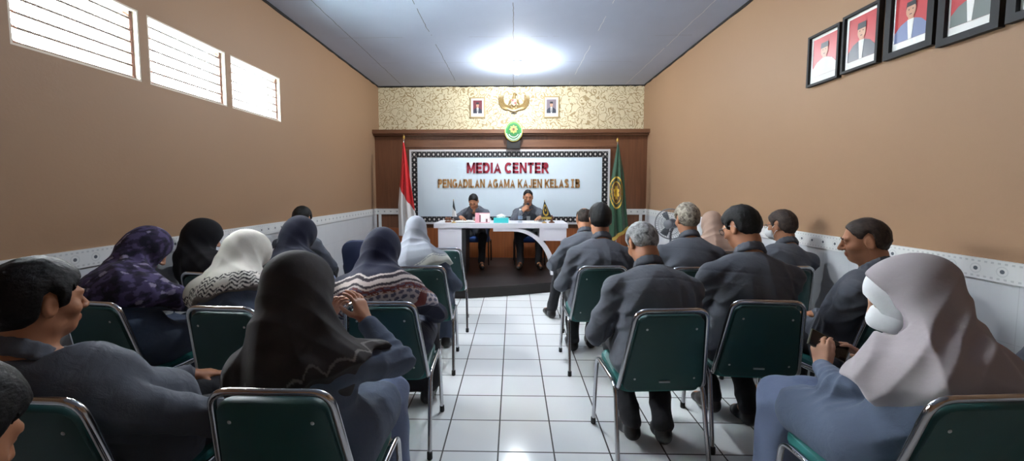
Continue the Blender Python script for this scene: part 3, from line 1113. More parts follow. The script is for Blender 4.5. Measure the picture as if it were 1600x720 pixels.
# ------------------------------------------------------------------ the room
struct(obj('floor', boxbm(XL - .2, XR + .2, YF - .2, YB + .2, -.12, 0), MAT['floor']))
struct(obj('ceiling', boxbm(XL - .2, XR + .2, YF - .2, YB + .2, ZC, ZC + .12), MAT['ceiling']))
WINS = ((2.09, 2.835), (2.90, 3.685), (3.75, 4.54))
WZ0, WZ1 = 2.165, 2.645
TH = .15
def wall_x(name, x0, x1, holes):
    bm = bmesh.new()
    y0, y1 = YF - .2, YB + .2
    box(bm, x0, x1, y0, y1, 0, WZ0); box(bm, x0, x1, y0, y1, WZ1, ZC)
    ys = [y0] + [v for h in holes for v in h] + [y1]
    for a, b in zip(ys[::2], ys[1::2]): box(bm, x0, x1, a, b, WZ0, WZ1)
    return struct(obj(name, bm, MAT['wall']))
wall_x('wall_left', XL - TH, XL, WINS)
struct(obj('wall_right', boxbm(XR, XR + TH, YF - .2, YB + .2, 0, ZC), MAT['wall']))
struct(obj('wall_back', boxbm(XL, XR, YB, YB + .15, 0, ZC), MAT['wallpaper']))
struct(obj('wall_front', boxbm(XL, XR, YF - .15, YF, 0, ZC), MAT['wall']))

# solid black strips painted as the shade of the gap between walls and ceiling
def gapline(name, a, b, inward):
    bm = bmesh.new()
    rnd = random.Random(5)
    n = 60
    a, b, w = Vector(a), Vector(b), Vector(inward)
    up = Vector((0, 0, 1))
    prev = None
    for i in range(n + 1):
        p = a.lerp(b, i / n)
        h = .022 + rnd.uniform(-.007, .006)
        ring = [bm.verts.new(p), bm.verts.new(p - up * h), bm.verts.new(p - up * h + w * .012), bm.verts.new(p + w * .016)]
        if prev:
            for k in range(4): bm.faces.new((prev[k], ring[k], ring[(k + 1) % 4], prev[(k + 1) % 4]))
        else: bm.faces.new(ring)
        prev = ring
    bm.faces.new(prev[::-1])
    bmesh.ops.recalc_face_normals(bm, faces=bm.faces[:])
    return struct(obj(name, bm, MAT['gap']))
gapline('gap_shade_1', (XL, YF, ZC), (XL, YB, ZC), (1, 0, 0))
gapline('gap_shade_2', (XR, YF, ZC), (XR, YB, ZC), (-1, 0, 0))
gapline('gap_shade_3', (XL, YB, ZC), (XR, YB, ZC), (0, -1, 0))

# tiled dado and its dotted border, both side walls
DZ0, DZ1 = .955, 1.063
for side, x, s in (('left', XL, 1), ('right', XR, -1)):
    xa, xb = sorted((x, x + s * .010))
    struct(obj('baseboard_' + side, boxbm(xa, xb, YF, YW, 0, DZ0), MAT['dado_y']))
    xa, xb = sorted((x, x + s * .022))
    struct(obj('trim_4' if side == 'left' else 'trim_5', boxbm(xa, xb, YF, YW, DZ0, DZ1), MAT['border_y'], bevel=.004))

# timber panelling below the wallpaper: brown boards, border strip, red-brown boards, projecting shelf
CZ0, CZ1 = 2.44, 2.51
bm = bmesh.new(); box(bm, XL, XR, YW, YB, ST, CZ0)
struct(obj('wall_panelling', bm, MAT['panel']))
# lower field: red-brown boards behind the desk
bm = bmesh.new()
bd = .24
x = XL + .02
while x < XR - .03:
    box(bm, x + .002, min(x + bd - .002, XR - .02), YW - .012, YW, ST, .70)
    x += bd
struct(obj('wall_boards', bm, MAT['redwood'], bevel=.002, seg=1))
bm = bmesh.new()
for a, b in ((XL, -1.97), (1.84, XR)):
    box(bm, a, b, YW - .02, YW, .955, 1.06)
for a in (-2.115 - .42, 2.02 + .32):
    box(bm, a, a + .05, YW - .02, YW, ST, .955)
struct(obj('trim_6', bm, MAT['border_x'], bevel=.003))
bm = bmesh.new()
box(bm, XL, XR, 7.48, YB, CZ0, CZ1)
box(bm, XL, XR, 7.54, YW, CZ0 - .03, CZ0)
struct(obj('trim_7', bm, MAT['cornice'], bevel=.004))
# upper rail of the panelling over the sign
struct(obj('trim_8', boxbm(-2.0, 1.9, YW - .025, YW, 2.20, 2.33), MAT['cornice'], bevel=.004))

# stage
bm = bmesh.new()
edge = [(XL, 5.24), (-1.6, 5.22), (-1.05, 5.205), (-.62, 5.215), (-.20, 5.32), (.15, 5.435), (.48, 5.55), (1.0, 5.72), (1.7, 5.88), (XR, 5.98)]
prism(bm, edge + [(XR, YB), (XL, YB)], ST - .03, ST, 'xy', 0)
inset = [(a, b + .012) for a, b in edge]
prism(bm, inset + [(XR, YB), (XL, YB)], 0, ST - .03, 'xy', 1)
struct(obj('floor_stage', bm, [MAT['stage'], MAT['stage_face']]))

# louvred windows
for i, (y0, y1) in enumerate(WINS):
    bm = bmesh.new()
    x0, x1 = XL - TH, XL
    box(bm, x0, x1 - .002, y0, y0 + .012, WZ0, WZ1); box(bm, x0, x1 - .002, y1 - .012, y1, WZ0, WZ1)
    box(bm, x0, x1 - .002, y0 + .012, y1 - .012, WZ0, WZ0 + .012); box(bm, x0, x1 - .002, y0 + .012, y1 - .012, WZ1 - .012, WZ1)
    wf = struct(obj('window_%d' % (i + 1), bm, MAT['reveal']))
    fb = bmesh.new()
    for a, b in ((y0 + .012, y0 + .034), (y1 - .034, y1 - .012)):
        box(fb, XL - .075, XL - .035, a, b, WZ0 + .012, WZ1 - .012)
    fr = obj('window_frame', fb, MAT['win_frame'], wf)
    n = 6
    for k in range(n):
        zc = WZ0 + .05 + (WZ1 - WZ0 - .09) * k / (n - 1)
        lb = bmesh.new()
        box(lb, -.048, .048, y0 + .036, y1 - .036, -.0025, .0025)
        box(lb, .046, .0485, y0 + .036, y1 - .036, -.007, .007, 1)
        o = obj('louvre_blade', lb, [MAT['louvre'], MAT['win_edge']], wf, loc=(XL - .06, 0, zc), rot=(0, R(38), 0))
        hb = bmesh.new()
        for yy in (y0 + .034, y1 - .048): box(hb, -.05, .05, yy, yy + .014, -.006, .006)
        obj('blade_clip', hb, MAT['win_frame'], o)

# ------------------------------------------------------------------ materials of the things
MAT['chrome'] = simple('polished_chrome_tube', srgb(205, 205, 208), .16, 1.0)
MAT['green'] = simple('dark_green_vinyl', srgb(22, 74, 66), .48, bump=('x',) if False else None, spec=.4)
def vinyl(name, col, rough=.5):
    m, nt, bs = new_mat(name)
    bs.inputs['Base Color'].default_value = col
    bs.inputs['Roughness'].default_value = rough
    bump_noise(nt, bs, 420.0, .25, .001, 2)
    return m
MAT['green'] = vinyl('dark_green_vinyl', srgb(15, 62, 60))
MAT['teal'] = vinyl('teal_seat_vinyl', srgb(24, 96, 92))
MAT['navy'] = vinyl('navy_seat_fabric', srgb(24, 34, 66), .7)
MAT['blue'] = vinyl('blue_seat_fabric', srgb(30, 66, 128), .7)
MAT['rubber'] = simple('black_rubber', srgb(24, 24, 25), .7)
MAT['plate'] = simple('silver_maker_plate', srgb(190, 194, 196), .35, .6)
MAT['black_plastic'] = simple('black_plastic', srgb(26, 26, 28), .45)
MAT['white_lam'] = simple('white_desk_laminate', srgb(226, 224, 232), .32)
MAT['dark_lam'] = simple('dark_desk_lining', srgb(40, 40, 44), .5)
MAT['gold'] = simple('gold_metal', srgb(196, 160, 84), .32, .85)
MAT['gold_paint'] = simple('antique_gold_paint', srgb(158, 132, 86), .45, .25)
MAT['letter_red'] = simple('dark_red_letters', srgb(140, 24, 44), .4)
MAT['letter_gold'] = simple('bronze_letters', srgb(178, 134, 84), .35, .35)
MAT['board'] = simple('pale_blue_white_board', srgb(212, 226, 234), .35)
MAT['board_frame'] = simple('silver_white_frame', srgb(206, 204, 204), .4)
MAT['batik_black'] = simple('black_batik_border', srgb(20, 19, 22), .5)
MAT['batik_white'] = simple('white_batik_motif', srgb(214, 208, 202), .5)
MAT['white'] = simple('white_paint', srgb(232, 232, 230), .5)
MAT['paper'] = simple('white_paper', srgb(238, 238, 234), .8)
MAT['em_green'] = simple('emblem_green', srgb(16, 132, 44), .4)
MAT['em_green2'] = simple('emblem_deep_green', srgb(8, 98, 34), .4)
MAT['em_gold'] = simple('emblem_yellow', srgb(226, 200, 84), .4)
MAT['em_red'] = simple('emblem_red', srgb(150, 30, 30), .5)
MAT['em_brown'] = simple('emblem_brown', srgb(96, 62, 34), .5)
MAT['pic_red'] = simple('portrait_red_backdrop', srgb(176, 52, 54), .35)
MAT['pic_wine'] = simple('portrait_wine_backdrop', srgb(110, 44, 50), .35)
MAT['pic_grey'] = simple('portrait_grey_backdrop', srgb(120, 106, 112), .35)
MAT['pic_skin'] = simple('portrait_skin', srgb(196, 148, 120), .35)
MAT['pic_black'] = simple('portrait_black', srgb(30, 30, 36), .35)
MAT['pic_suit'] = simple('portrait_dark_suit', srgb(46, 48, 60), .35)
MAT['pic_blue'] = simple('portrait_blue_grey', srgb(112, 124, 160), .35)
MAT['pic_green'] = simple('portrait_green_grey', srgb(104, 112, 108), .35)
MAT['frame_black'] = simple('black_picture_frame', srgb(20, 20, 22), .5, spec=.25)
MAT['frame_gold'] = simple('pale_gold_frame', srgb(172, 150, 106), .4, .3)
MAT['lamp_base'] = simple('white_lamp_base', srgb(236, 236, 232), .4)
MAT['lamp'] = emit('lamp_globe', (.90, .96, 1.0, 1), LAMP)
MAT['lamp_fill'] = emit('lamp_globe_dim', (.90, .96, 1.0, 1), FILL_LAMP)
MAT['flag_red'] = simple('red_flag_cloth', srgb(200, 24, 28), .7, sheen=.2)
MAT['flag_white'] = simple('white_flag_cloth', srgb(228, 226, 224), .7, sheen=.2)
MAT['flag_green'] = simple('dark_green_flag_cloth', srgb(16, 62, 36), .6, sheen=.3)
MAT['flag_dark'] = simple('black_flag_cloth', srgb(30, 34, 38), .7)
MAT['flag_gold'] = simple('gold_flag_print', srgb(214, 176, 62), .55)
MAT['flag_brown'] = simple('brown_flag_print', srgb(92, 64, 30), .6)
MAT['fringe'] = simple('gold_fringe', srgb(206, 176, 84), .6)
MAT['tissue'] = simple('turquoise_tissue_box', srgb(64, 196, 196), .45)
MAT['pink'] = simple('pink_box_print', srgb(216, 150, 160), .5)
MAT['pink_dark'] = simple('dusky_box_print', srgb(120, 66, 74), .5)
MAT['cream_print'] = simple('cream_box_print', srgb(236, 224, 220), .5)
MAT['mic_grey'] = simple('microphone_grille', srgb(70, 70, 74), .4, .7)
MAT['brown_wood'] = simple('polished_brown_wood', srgb(110, 66, 40), .35)
MAT['fan_grey'] = simple('grey_fan_plastic', srgb(96, 98, 104), .4)
MAT['fan_wire'] = simple('grey_fan_wire', srgb(120, 122, 128), .35, .6)
MAT['fan_blade'] = simple('smoky_fan_blade', srgb(78, 82, 90), .3)
MAT['phone'] = simple('olive_phone_case', srgb(86, 84, 70), .35)
MAT['lens'] = simple('camera_lens', srgb(16, 16, 20), .1)
MAT['screen'] = simple('phone_glass', srgb(20, 22, 28), .1)
MAT['lanyard'] = simple('black_lanyard', srgb(28, 28, 32), .6)
MAT['label'] = simple('blue_bottle_label', srgb(120, 140, 165), .5)

# people
def cloth(name, col, var=.10, weave=260., rough=.9, sheen=.06):
    m, nt, bs = new_mat(name)
    tc = nd(nt, 'ShaderNodeTexCoord')
    n = nd(nt, 'ShaderNodeTexNoise', i_Scale=5.0, i_Detail=5.0)
    lk(nt, tc, 'Object', n, 'Vector')
    a = tuple(c * (1 - var) for c in col[:3]) + (1,); b = tuple(min(1, c * (1 + var)) for c in col[:3]) + (1,)
    nt.links.new(mixc(nt, n.outputs[0], a, b), bs.inputs['Base Color'])
    bs.inputs['Roughness'].default_value = rough
    bs.inputs['Sheen Weight'].default_value = sheen
    bs.inputs['Specular IOR Level'].default_value = .25
    n1 = nd(nt, 'ShaderNodeTexNoise', i_Scale=22.0, i_Detail=4.0, i_Distortion=.8)
    lk(nt, tc, 'Object', n1, 'Vector')
    b1 = nd(nt, 'ShaderNodeBump', i_Strength=.35, i_Distance=.012)
    lk(nt, n1, 0, b1, 'Height')
    n2 = nd(nt, 'ShaderNodeTexNoise', i_Scale=weave, i_Detail=2.0)
    lk(nt, tc, 'Object', n2, 'Vector')
    b2 = nd(nt, 'ShaderNodeBump', i_Strength=.2, i_Distance=.002)
    lk(nt, n2, 0, b2, 'Height'); lk(nt, b1, 0, b2, 'Normal'); lk(nt, b2, 0, bs, 'Normal')
    return m
MAT['uniform'] = cloth('grey_uniform_cloth', srgb(82, 85, 93))
MAT['uniform_w'] = cloth('blue_grey_uniform_cloth', srgb(80, 90, 108))
MAT['uniform_b'] = cloth('dark_blue_uniform_cloth', srgb(40, 44, 60))
MAT['pale_blue'] = cloth('pale_blue_grey_cloth', srgb(116, 128, 156))
MAT['pale_shirt'] = cloth('pale_blue_shirt_cloth', srgb(150, 162, 186))
MAT['black'] = cloth('black_trouser_cloth', srgb(30, 30, 34))
MAT['skirt_blue'] = cloth('pale_blue_skirt_cloth', srgb(114, 126, 154))
MAT['skirt_grey'] = cloth('grey_blue_skirt_cloth', srgb(70, 78, 96))
MAT['shoe'] = simple('black_leather', srgb(24, 22, 22), .4)

def dyed(name, rough, bump=(60., .25, .003), sheen=.2, mul=None, sss=0.0):
    m, nt, bs = new_mat(name)
    a = nd(nt, 'ShaderNodeAttribute', attribute_name='dye')
    if mul:
        nt.links.new(mul_c(nt, a.outputs['Color'], mul), bs.inputs['Base Color'])
    else:
        lk(nt, a, 'Color', bs, 'Base Color')
    bs.inputs['Roughness'].default_value = rough
    bs.inputs['Sheen Weight'].default_value = sheen
    bs.inputs['Specular IOR Level'].default_value = .3
    if sss:
        bs.inputs['Subsurface Weight'].default_value = sss
        bs.inputs['Subsurface Radius'].default_value = (.012, .005, .003)
        bs.inputs['Subsurface Scale'].default_value = .6
    bump_noise(nt, bs, *bump)
    return m
def mul_c(nt, sock, col):
    n = nd(nt, 'ShaderNodeMix', data_type='RGBA', blend_type='MULTIPLY')
    n.inputs[0].default_value = 1.0
    nt.links.new(sock, n.inputs[6]); n.inputs[7].default_value = col
    return n.outputs[2]
MAT['hijab'] = dyed('scarf_cloth', .9, sheen=.04)
MAT['skin'] = dyed('brown_skin', .5, (180., .12, .001), 0.0, srgb(168, 116, 86))
MAT['skin_light'] = dyed('tan_skin', .5, (180., .12, .001), 0.0, srgb(196, 148, 122))
def hair_mat(name, c1, c2, f=34., t=.5):
    m, nt, bs = new_mat(name)
    tc = nd(nt, 'ShaderNodeTexCoord')
    mp = nd(nt, 'ShaderNodeMapping'); mp.inputs['Scale'].default_value = (1, .45, .8)
    lk(nt, tc, 'Object', mp, 0)
    n = nd(nt, 'ShaderNodeTexNoise', i_Scale=f, i_Detail=6.0, i_Roughness=.7, i_Distortion=.6)
    lk(nt, mp, 0, n, 'Vector')
    r = nd(nt, 'ShaderNodeMapRange'); r.inputs[1].default_value = t - .14; r.inputs[2].default_value = t + .14
    lk(nt, n, 0, r, 0)
    nt.links.new(mixc(nt, r.outputs[0], c1, c2), bs.inputs['Base Color'])
    bs.inputs['Roughness'].default_value = .6
    bs.inputs['Specular IOR Level'].default_value = .22
    n2 = nd(nt, 'ShaderNodeTexNoise', i_Scale=190., i_Detail=4.0)
    lk(nt, mp, 0, n2, 'Vector')
    b = nd(nt, 'ShaderNodeBump', i_Strength=.5, i_Distance=.004)
    lk(nt, n2, 0, b, 'Height'); lk(nt, b, 0, bs, 'Normal')
    return m
MAT['hair_black'] = hair_mat('black_hair', srgb(12, 11, 12), srgb(22, 20, 20))
MAT['hair_brown'] = hair_mat('dark_brown_hair', srgb(34, 28, 26), srgb(66, 54, 48))
MAT['hair_grey'] = hair_mat('grey_hair', srgb(64, 64, 66), srgb(168, 168, 168), 40., .47)
MAT['hair_ash'] = hair_mat('ash_grey_hair', srgb(74, 66, 58), srgb(178, 168, 152), 36., .5)
MAT['eye_white'] = simple('eye_white', srgb(170, 160, 150), .25)
MAT['iris'] = simple('dark_iris', srgb(34, 22, 16), .15)
MAT['mask'] = simple('white_face_mask', srgb(222, 224, 226), .8, bump=(70., .3, .003))
MAT['glasses'] = simple('dark_spectacle_frame', srgb(40, 38, 40), .3)
MAT['glasses_silver'] = simple('silver_spectacle_temple', srgb(180, 180, 180), .3, .8)

# ------------------------------------------------------------------ green stacking chair
def pad(bm, w0, w1, h, t, rc, n=6, dome=.012):
    """upholstered pad in the xz plane: width w0 at the bottom, w1 at the top, rounded corners, domed faces; y is thickness"""
    def outline(ins):
        pts = []
        for cx, cz, a0 in ((w1 / 2 - rc, h - rc, 0), (-w1 / 2 + rc, h - rc, PI / 2), (-w0 / 2 + rc, rc, PI), (w0 / 2 - rc, rc, 1.5 * PI)):
            for k in range(n + 1):
                a = a0 + PI / 2 * k / n
                pts.append((cx + (rc - ins) * math.cos(a), cz + (rc - ins) * math.sin(a)))
        return pts
    layers = [(outline(0), -t * .2), (outline(.004), -t * .42), (outline(.012), -t * .5)]
    layers = [(o, -y) for o, y in layers[::-1]] + layers
    rings = [[bm.verts.new((x, y, z)) for x, z in o] for o, y in layers]
    m = len(rings[0])
    for A, B in zip(rings, rings[1:]):
        for k in range(m): bm.faces.new((A[k], A[(k + 1) % m], B[(k + 1) % m], B[k]))
    for r, s in ((rings[0], 1), (rings[-1], -1)):
        mid = []
        cz = h / 2
        inner = [bm.verts.new((v.co.x * .8, v.co.y + s * dome * .6, cz + (v.co.z - cz) * .8)) for v in r]
        inner2 = [bm.verts.new((v.co.x * .4, v.co.y + s * dome, cz + (v.co.z - cz) * .4)) for v in r]
        for A, B in ((r, inner), (inner, inner2)):
            for k in range(m): bm.faces.new((A[k], B[k], B[(k + 1) % m], A[(k + 1) % m]))
        bm.faces.new(inner2)
    bmesh.ops.recalc_face_normals(bm, faces=bm.faces[:])

def make_green_chair():
    t = thing('stacking_chair', 'x', 'chair')
    bm = bmesh.new(); pad(bm, .40, .43, .42, .05, .06)
    obj('seat', bm, MAT['teal'], t, smooth=True, loc=(0, .215, .437), rot=(R(90 + 2), 0, 0))
    lean = math.atan2(.105, .43)
    bm = bmesh.new(); pad(bm, .405, .325, .425, .034, .05, dome=.008)
    bk = obj('backrest', bm, MAT['green'], t, smooth=True, loc=(0, -.196, .412), rot=(lean, 0, 0))
    bm = bmesh.new(); box(bm, -.028, .028, -.0285, -.024, .060, .069)
    obj('maker_plate', bm, MAT['plate'], bk, bevel=.001, seg=1)
    for sx, z in ((-.12, .36), (.12, .36), (-.15, .08), (.15, .08)):
        bm = bmesh.new(); ball(bm, (sx, -.0215, z), .006, 8, sc=(1, .5, 1))
        obj('screw', bm, MAT['plate'], bk, smooth=True)
    # back tube: along the seat sides, up round the backrest
    bm = bmesh.new()
    path = [(-.190, .17, .408), (-.212, -.165, .408), (-.218, -.200, .430), (-.172, -.302, .848), (.172, -.302, .848), (.218, -.200, .430), (.212, -.165, .408), (.190, .17, .408)]
    tube(bm, rounded(path, .055, 6), .0115, 12)
    obj('back_frame', bm, MAT['chrome'], t, smooth=True)
    for s in (-1, 1):
        bm = bmesh.new()
        tube(bm, rounded([(s * .232, .205, .012), (s * .222, .175, .428), (s * .226, -.175, .428), (s * .232, -.262, .012)], .05, 6), .0115, 12)
        lf = obj('leg_frame', bm, MAT['chrome'], t, smooth=True)
        for y in (.205, -.262):
            bm = bmesh.new(); lathe(bm, [(.010, .040), (.0145, .038), (.0150, .004), (.013, 0)], 14, s * .232, y, 0)
            obj('foot_cap', bm, MAT['rubber'], lf, smooth=True)
    for y in (.11, -.13):
        bm = bmesh.new()
        tube(bm, rounded([(-.222, y, .424), (-.19, y, .398), (.19, y, .398), (.222, y, .424)], .03, 4), .009, 10)
        obj('seat_rail', bm, MAT['chrome'], t, smooth=True)
    return t

def kids(o): return [c for c in bpy.data.objects if c.parent is o]
def copy_tree(o, parent=None):
    c = o.copy(); COL.objects.link(c); c.parent = parent
    for k in kids(o): copy_tree(k, c)
    return c

CHAIRS = [  # x, y, yaw, label
    (-1.335, 1.346, -2, 'green chair at the lower left, under the man seen in profile'),
    (-.690, 1.405, 0, 'green chair under the woman in the black lace-edged headscarf'),
    (1.300, 1.415, 4, 'green chair under the woman in the taupe headscarf holding a phone'),
    (1.90, 1.46, 2, 'green chair mostly out of frame at the right edge, under the sleeve at the border'),
    (-2.100, 2.275, -8, 'green chair under the woman in the purple floral headscarf'),
    (-1.395, 2.205, -4, 'green chair under the woman in the cream headscarf with a black zigzag hem'),
    (-.680, 2.305, 2, 'green chair by the aisle under the woman in the navy headscarf with a dotted hem'),
    (.735, 2.215, 4, 'green chair by the aisle under the grey-haired man with bowed head'),
    (1.325, 2.375, -4, 'green chair under the black-haired man in glasses'),
    (1.87, 2.36, 14, 'green chair turned towards the aisle under the man with receding brown hair'),
    (-2.060, 2.99, -10, 'green chair by the left wall under the woman in the plain black headscarf'),
    (-1.515, 3.00, -3, 'green chair under the woman in the plain navy headscarf'),
    (-.705, 3.270, 4, 'green chair by the aisle under the woman in the silver-grey headscarf'),
    (.655, 3.300, 2, 'green chair by the aisle under the black-haired man nearest the green flag'),
    (1.335, 3.270, 0, 'green chair under the man with ash-grey hair in front of the fan'),
    (2.040, 3.32, 0, 'green chair by the right wall under the man in the white face mask'),
    (-2.16, 4.15, 0, 'green chair by the left wall under the person showing only a dark crown of hair'),
    (-.715, 4.21, 6, 'empty green chair by the aisle in front of the desk'),
    (-1.02, .50, 0, 'green chair at the lower left border under the man cut by the corner'),
    (.745, 4.22, -4, 'green chair in the front row under the balding man'),
    (1.95, 4.10, 0, 'green chair in the front row under the woman in the beige headscarf'),
]
proto = make_green_chair()
for i, (x, y, a, lab) in enumerate(CHAIRS):
    o = proto if i == 0 else copy_tree(proto)
    o.location = (x, y, 0); o.rotation_euler = (0, 0, R(a))
    tag(o, lab, 'chair', 'green chairs of the audience')

# ------------------------------------------------------------------ upholstered meeting chairs (two at the desk, one empty)
def make_meeting_chair(back_mat, seat_mat):
    t = thing('meeting_chair', 'x', 'chair')
    bm = bmesh.new(); pad(bm, .46, .48, .46, .075, .08, dome=.015)
    obj('seat', bm, MAT[seat_mat], t, smooth=True, loc=(0, .235, .44), rot=(R(92), 0, 0))
    bm = bmesh.new(); pad(bm, .44, .46, .50, .06, .11, dome=.014)
    bk = obj('backrest', bm, MAT[back_mat], t, smooth=True, loc=(0, -.225, .42), rot=(R(10), 0, 0))
    for s in (-1, 1):
        bm = bmesh.new(); ball(bm, (s * .15, -.034, .38), .008, 8, sc=(1, .5, 1))
        obj('screw', bm, MAT['plate'], bk, smooth=True)
    for s in (-1, 1):
        bm = bmesh.new()
        tube(bm, rounded([(s * .25, .22, .015), (s * .25, .20, .655), (s * .25, -.22, .655), (s * .20, -.25, .50)], .06, 6), .0125, 10)
        tube(bm, rounded([(s * .25, -.27, .015), (s * .25, -.20, .40), (s * .25, .19, .40)], .05, 6), .0125, 10)
        obj('leg_frame', bm, MAT['black_plastic'], t, smooth=True)
        bm = bmesh.new()
        tube(bm, [(s * .25, -.16, .668), (s * .25, -.13, .674), (s * .25, .13, .674), (s * .25, .16, .668)], [.012, .021, .021, .012], 10)
        obj('armrest', bm, MAT[seat_mat], t, smooth=True)
    bm = bmesh.new()
    for y in (-.15, .15): tube(bm, [(-.25, y, .40), (.25, y, .40)], .010, 8)
    obj('seat_rail', bm, MAT['black_plastic'], t, smooth=True)
    return t
mc = make_meeting_chair('navy', 'blue')
mc.location = (-.655, 6.98, ST); mc.rotation_euler = (0, 0, R(178))
tag(mc, 'blue armchair behind the desk under the official with bowed head', 'chair', 'blue armchairs')
m2 = copy_tree(mc); m2.location = (.27, 6.98, ST); m2.rotation_euler = (0, 0, R(182))
tag(m2, 'blue armchair behind the desk under the official speaking into a microphone', 'chair', 'blue armchairs')
m3 = copy_tree(mc); m3.location = (-1.50, 4.33, 0); m3.rotation_euler = (0, 0, R(2))
tag(m3, 'empty navy upholstered armchair among the women, back seen beside the navy headscarf', 'chair', 'blue armchairs')
for k in kids(m3):
    if k.name.startswith('seat') and 'rail' not in k.name or k.name.startswith('armrest'):
        k.data = k.data.copy(); k.data.materials[0] = MAT['navy']

# ------------------------------------------------------------------ the desk on the stage
dk = thing('desk', 'white curved front desk on the dark stage below the sign', 'desk', (0, 0, 0))
DY0, DY1 = 6.05, 6.68
obj('desk_top', boxbm(-1.187, .812, DY0 - .01, DY1, .845, .915), MAT['white_lam'], dk, bevel=.006)
pd = obj('pedestal', boxbm(-1.128, -.775, DY0 + .02, DY1 - .05, ST, .845), MAT['white_lam'], dk, bevel=.004)
obj('side_lining', boxbm(-.775, -.715, DY0 + .03, DY1 - .06, ST, .845), MAT['dark_lam'], pd)
bm = bmesh.new()
n = 28
outer = [(0.0 + .645 * math.sin(PI / 2 * k / n), ST + (.845 - ST) * math.cos(PI / 2 * k / n)) for k in range(n + 1)]
inner = [(0.0 + .560 * math.sin(PI / 2 * k / n), ST + (.795 - ST) * math.cos(PI / 2 * k / n)) for k in range(n + 1)]
pts = [(-.30, .845)] + outer + inner[::-1] + [(-.30, .795)]
A = [bm.verts.new((x, DY0 + .01, z)) for x, z in pts]; Bv = [bm.verts.new((x, DY0 + .20, z)) for x, z in pts]
m = len(pts)
for k in range(m): bm.faces.new((A[k], A[(k + 1) % m], Bv[(k + 1) % m], Bv[k]))
ring_o = [0] + list(range(1, n + 2)); 
for a, b in zip(range(1, n + 1), range(2, n + 2)):
    ia, ib = m - 1 - a, m - 1 - b
    for V_, fl in ((A, 1), (Bv, 0)):
        q = (V_[a], V_[b], V_[ib], V_[ia]); bm.faces.new(q if fl else q[::-1])
for V_, fl in ((A, 1), (Bv, 0)):
    q = (V_[0], V_[1], V_[m - 2], V_[m - 1]); bm.faces.new(q if fl else q[::-1])
bmesh.ops.recalc_face_normals(bm, faces=bm.faces[:])
obj('arched_leg', bm, MAT['white_lam'], dk, smooth=True)
dw = obj('drawer_box', boxbm(.392, .770, DY0 + .015, DY1 - .06, .655, .845), MAT['white_lam'], dk, bevel=.004)
bm = bmesh.new(); tube(bm, rounded([(.53, DY1 - .06, .75), (.53, DY1 - .035, .75), (.63, DY1 - .035, .75), (.63, DY1 - .06, .75)], .01, 3), .005, 8)
obj('handle', bm, MAT['chrome'], dw, smooth=True)
obj('end_panel', boxbm(.770, .795, DY0 + .02, DY1 - .05, ST, .845), MAT['white_lam'], dk, bevel=.003)

# ------------------------------------------------------------------ sign
sg = thing('wall_sign', 'large white sign with a black batik border and raised lettering on the panelling', 'sign', (0, YW, 0))
sx0, sx1, sz0, sz1 = -1.925, 1.775, .775, 2.155
obj('sign_board', boxbm(sx0 + .03, sx1 - .03, -.030, 0, sz0 + .03, sz1 - .03), MAT['board'], sg)
bm = bmesh.new()
for a in ((sx0, sx1, sz1 - .035, sz1), (sx0, sx1, sz0, sz0 + .035), (sx0, sx0 + .035, sz0 + .035, sz1 - .035), (sx1 - .035, sx1, sz0 + .035, sz1 - .035)):
    box(bm, a[0], a[1], -.05, 0, a[2], a[3])
obj('frame', bm, MAT['board_frame'], sg, bevel=.004, seg=1)
bm = bmesh.new()
bw = .105
ix0, ix1, iz0, iz1 = sx0 + .036, sx1 - .036, sz0 + .036, sz1 - .036
for a in ((ix0, ix1, iz1 - bw, iz1), (ix0, ix1, iz0, iz0 + bw), (ix0, ix0 + bw, iz0 + bw, iz1 - bw), (ix1 - bw, ix1, iz0 + bw, iz1 - bw)):
    box(bm, a[0], a[1], -.038, -.030, a[2], a[3], 0)
def motif(cx, cz, r):
    for pts in ([(cx, cz - r), (cx + r * .72, cz), (cx, cz + r), (cx - r * .72, cz)],):
        vs = [bm.verts.new((x, -.0395, z)) for x, z in pts]; f = bm.faces.new(vs); f.material_index = 1
def tri(cx, cz, dx, dz, r):
    vs = [bm.verts.new((cx + a * r, -.0395, cz + b * r)) for a, b in ((dx, dz), (-dz * .8, dx * .8), (dz * .8, -dx * .8))]
    f = bm.faces.new(vs); f.material_index = 1
N1 = int((ix1 - ix0 - 2 * bw) / .086)
for k in range(N1):
    x = ix0 + bw + (k + .5) * (ix1 - ix0 - 2 * bw) / N1
    for zc in (iz1 - bw / 2, iz0 + bw / 2):
        motif(x, zc, .026)
        for s in (-1, 1): tri(x + .043, zc + s * .044, 0, -s, .012)
N2 = int((iz1 - iz0 - 2 * bw) / .086)
for k in range(N2):
    z = iz0 + bw + (k + .5) * (iz1 - iz0 - 2 * bw) / N2
    for xc in (ix0 + bw / 2, ix1 - bw / 2):
        motif(xc, z, .026)
        for s in (-1, 1): tri(xc + s * .044, z + .043, -s, 0, .012)
for xc in (ix0 + bw / 2, ix1 - bw / 2):
    for zc in (iz0 + bw / 2, iz1 - bw / 2):
        motif(xc, zc, .030)
        for a, b in ((1, 1), (1, -1), (-1, 1), (-1, -1)): tri(xc + a * .036, zc + b * .036, -a * .7, -b * .7, .014)
bmesh.ops.recalc_face_normals(bm, faces=[f for f in bm.faces if f.material_index == 0])
obj('batik_border', bm, [MAT['batik_black'], MAT['batik_white']], sg)
def arc(cx, cz, rx_, rz_, a0, a1, n=14):
    return [(cx + rx_ * math.cos(R(a0 + (a1 - a0) * k / n)), cz + rz_ * math.sin(R(a0 + (a1 - a0) * k / n))) for k in range(n + 1)]
t_ = .20; h_ = t_ / 2
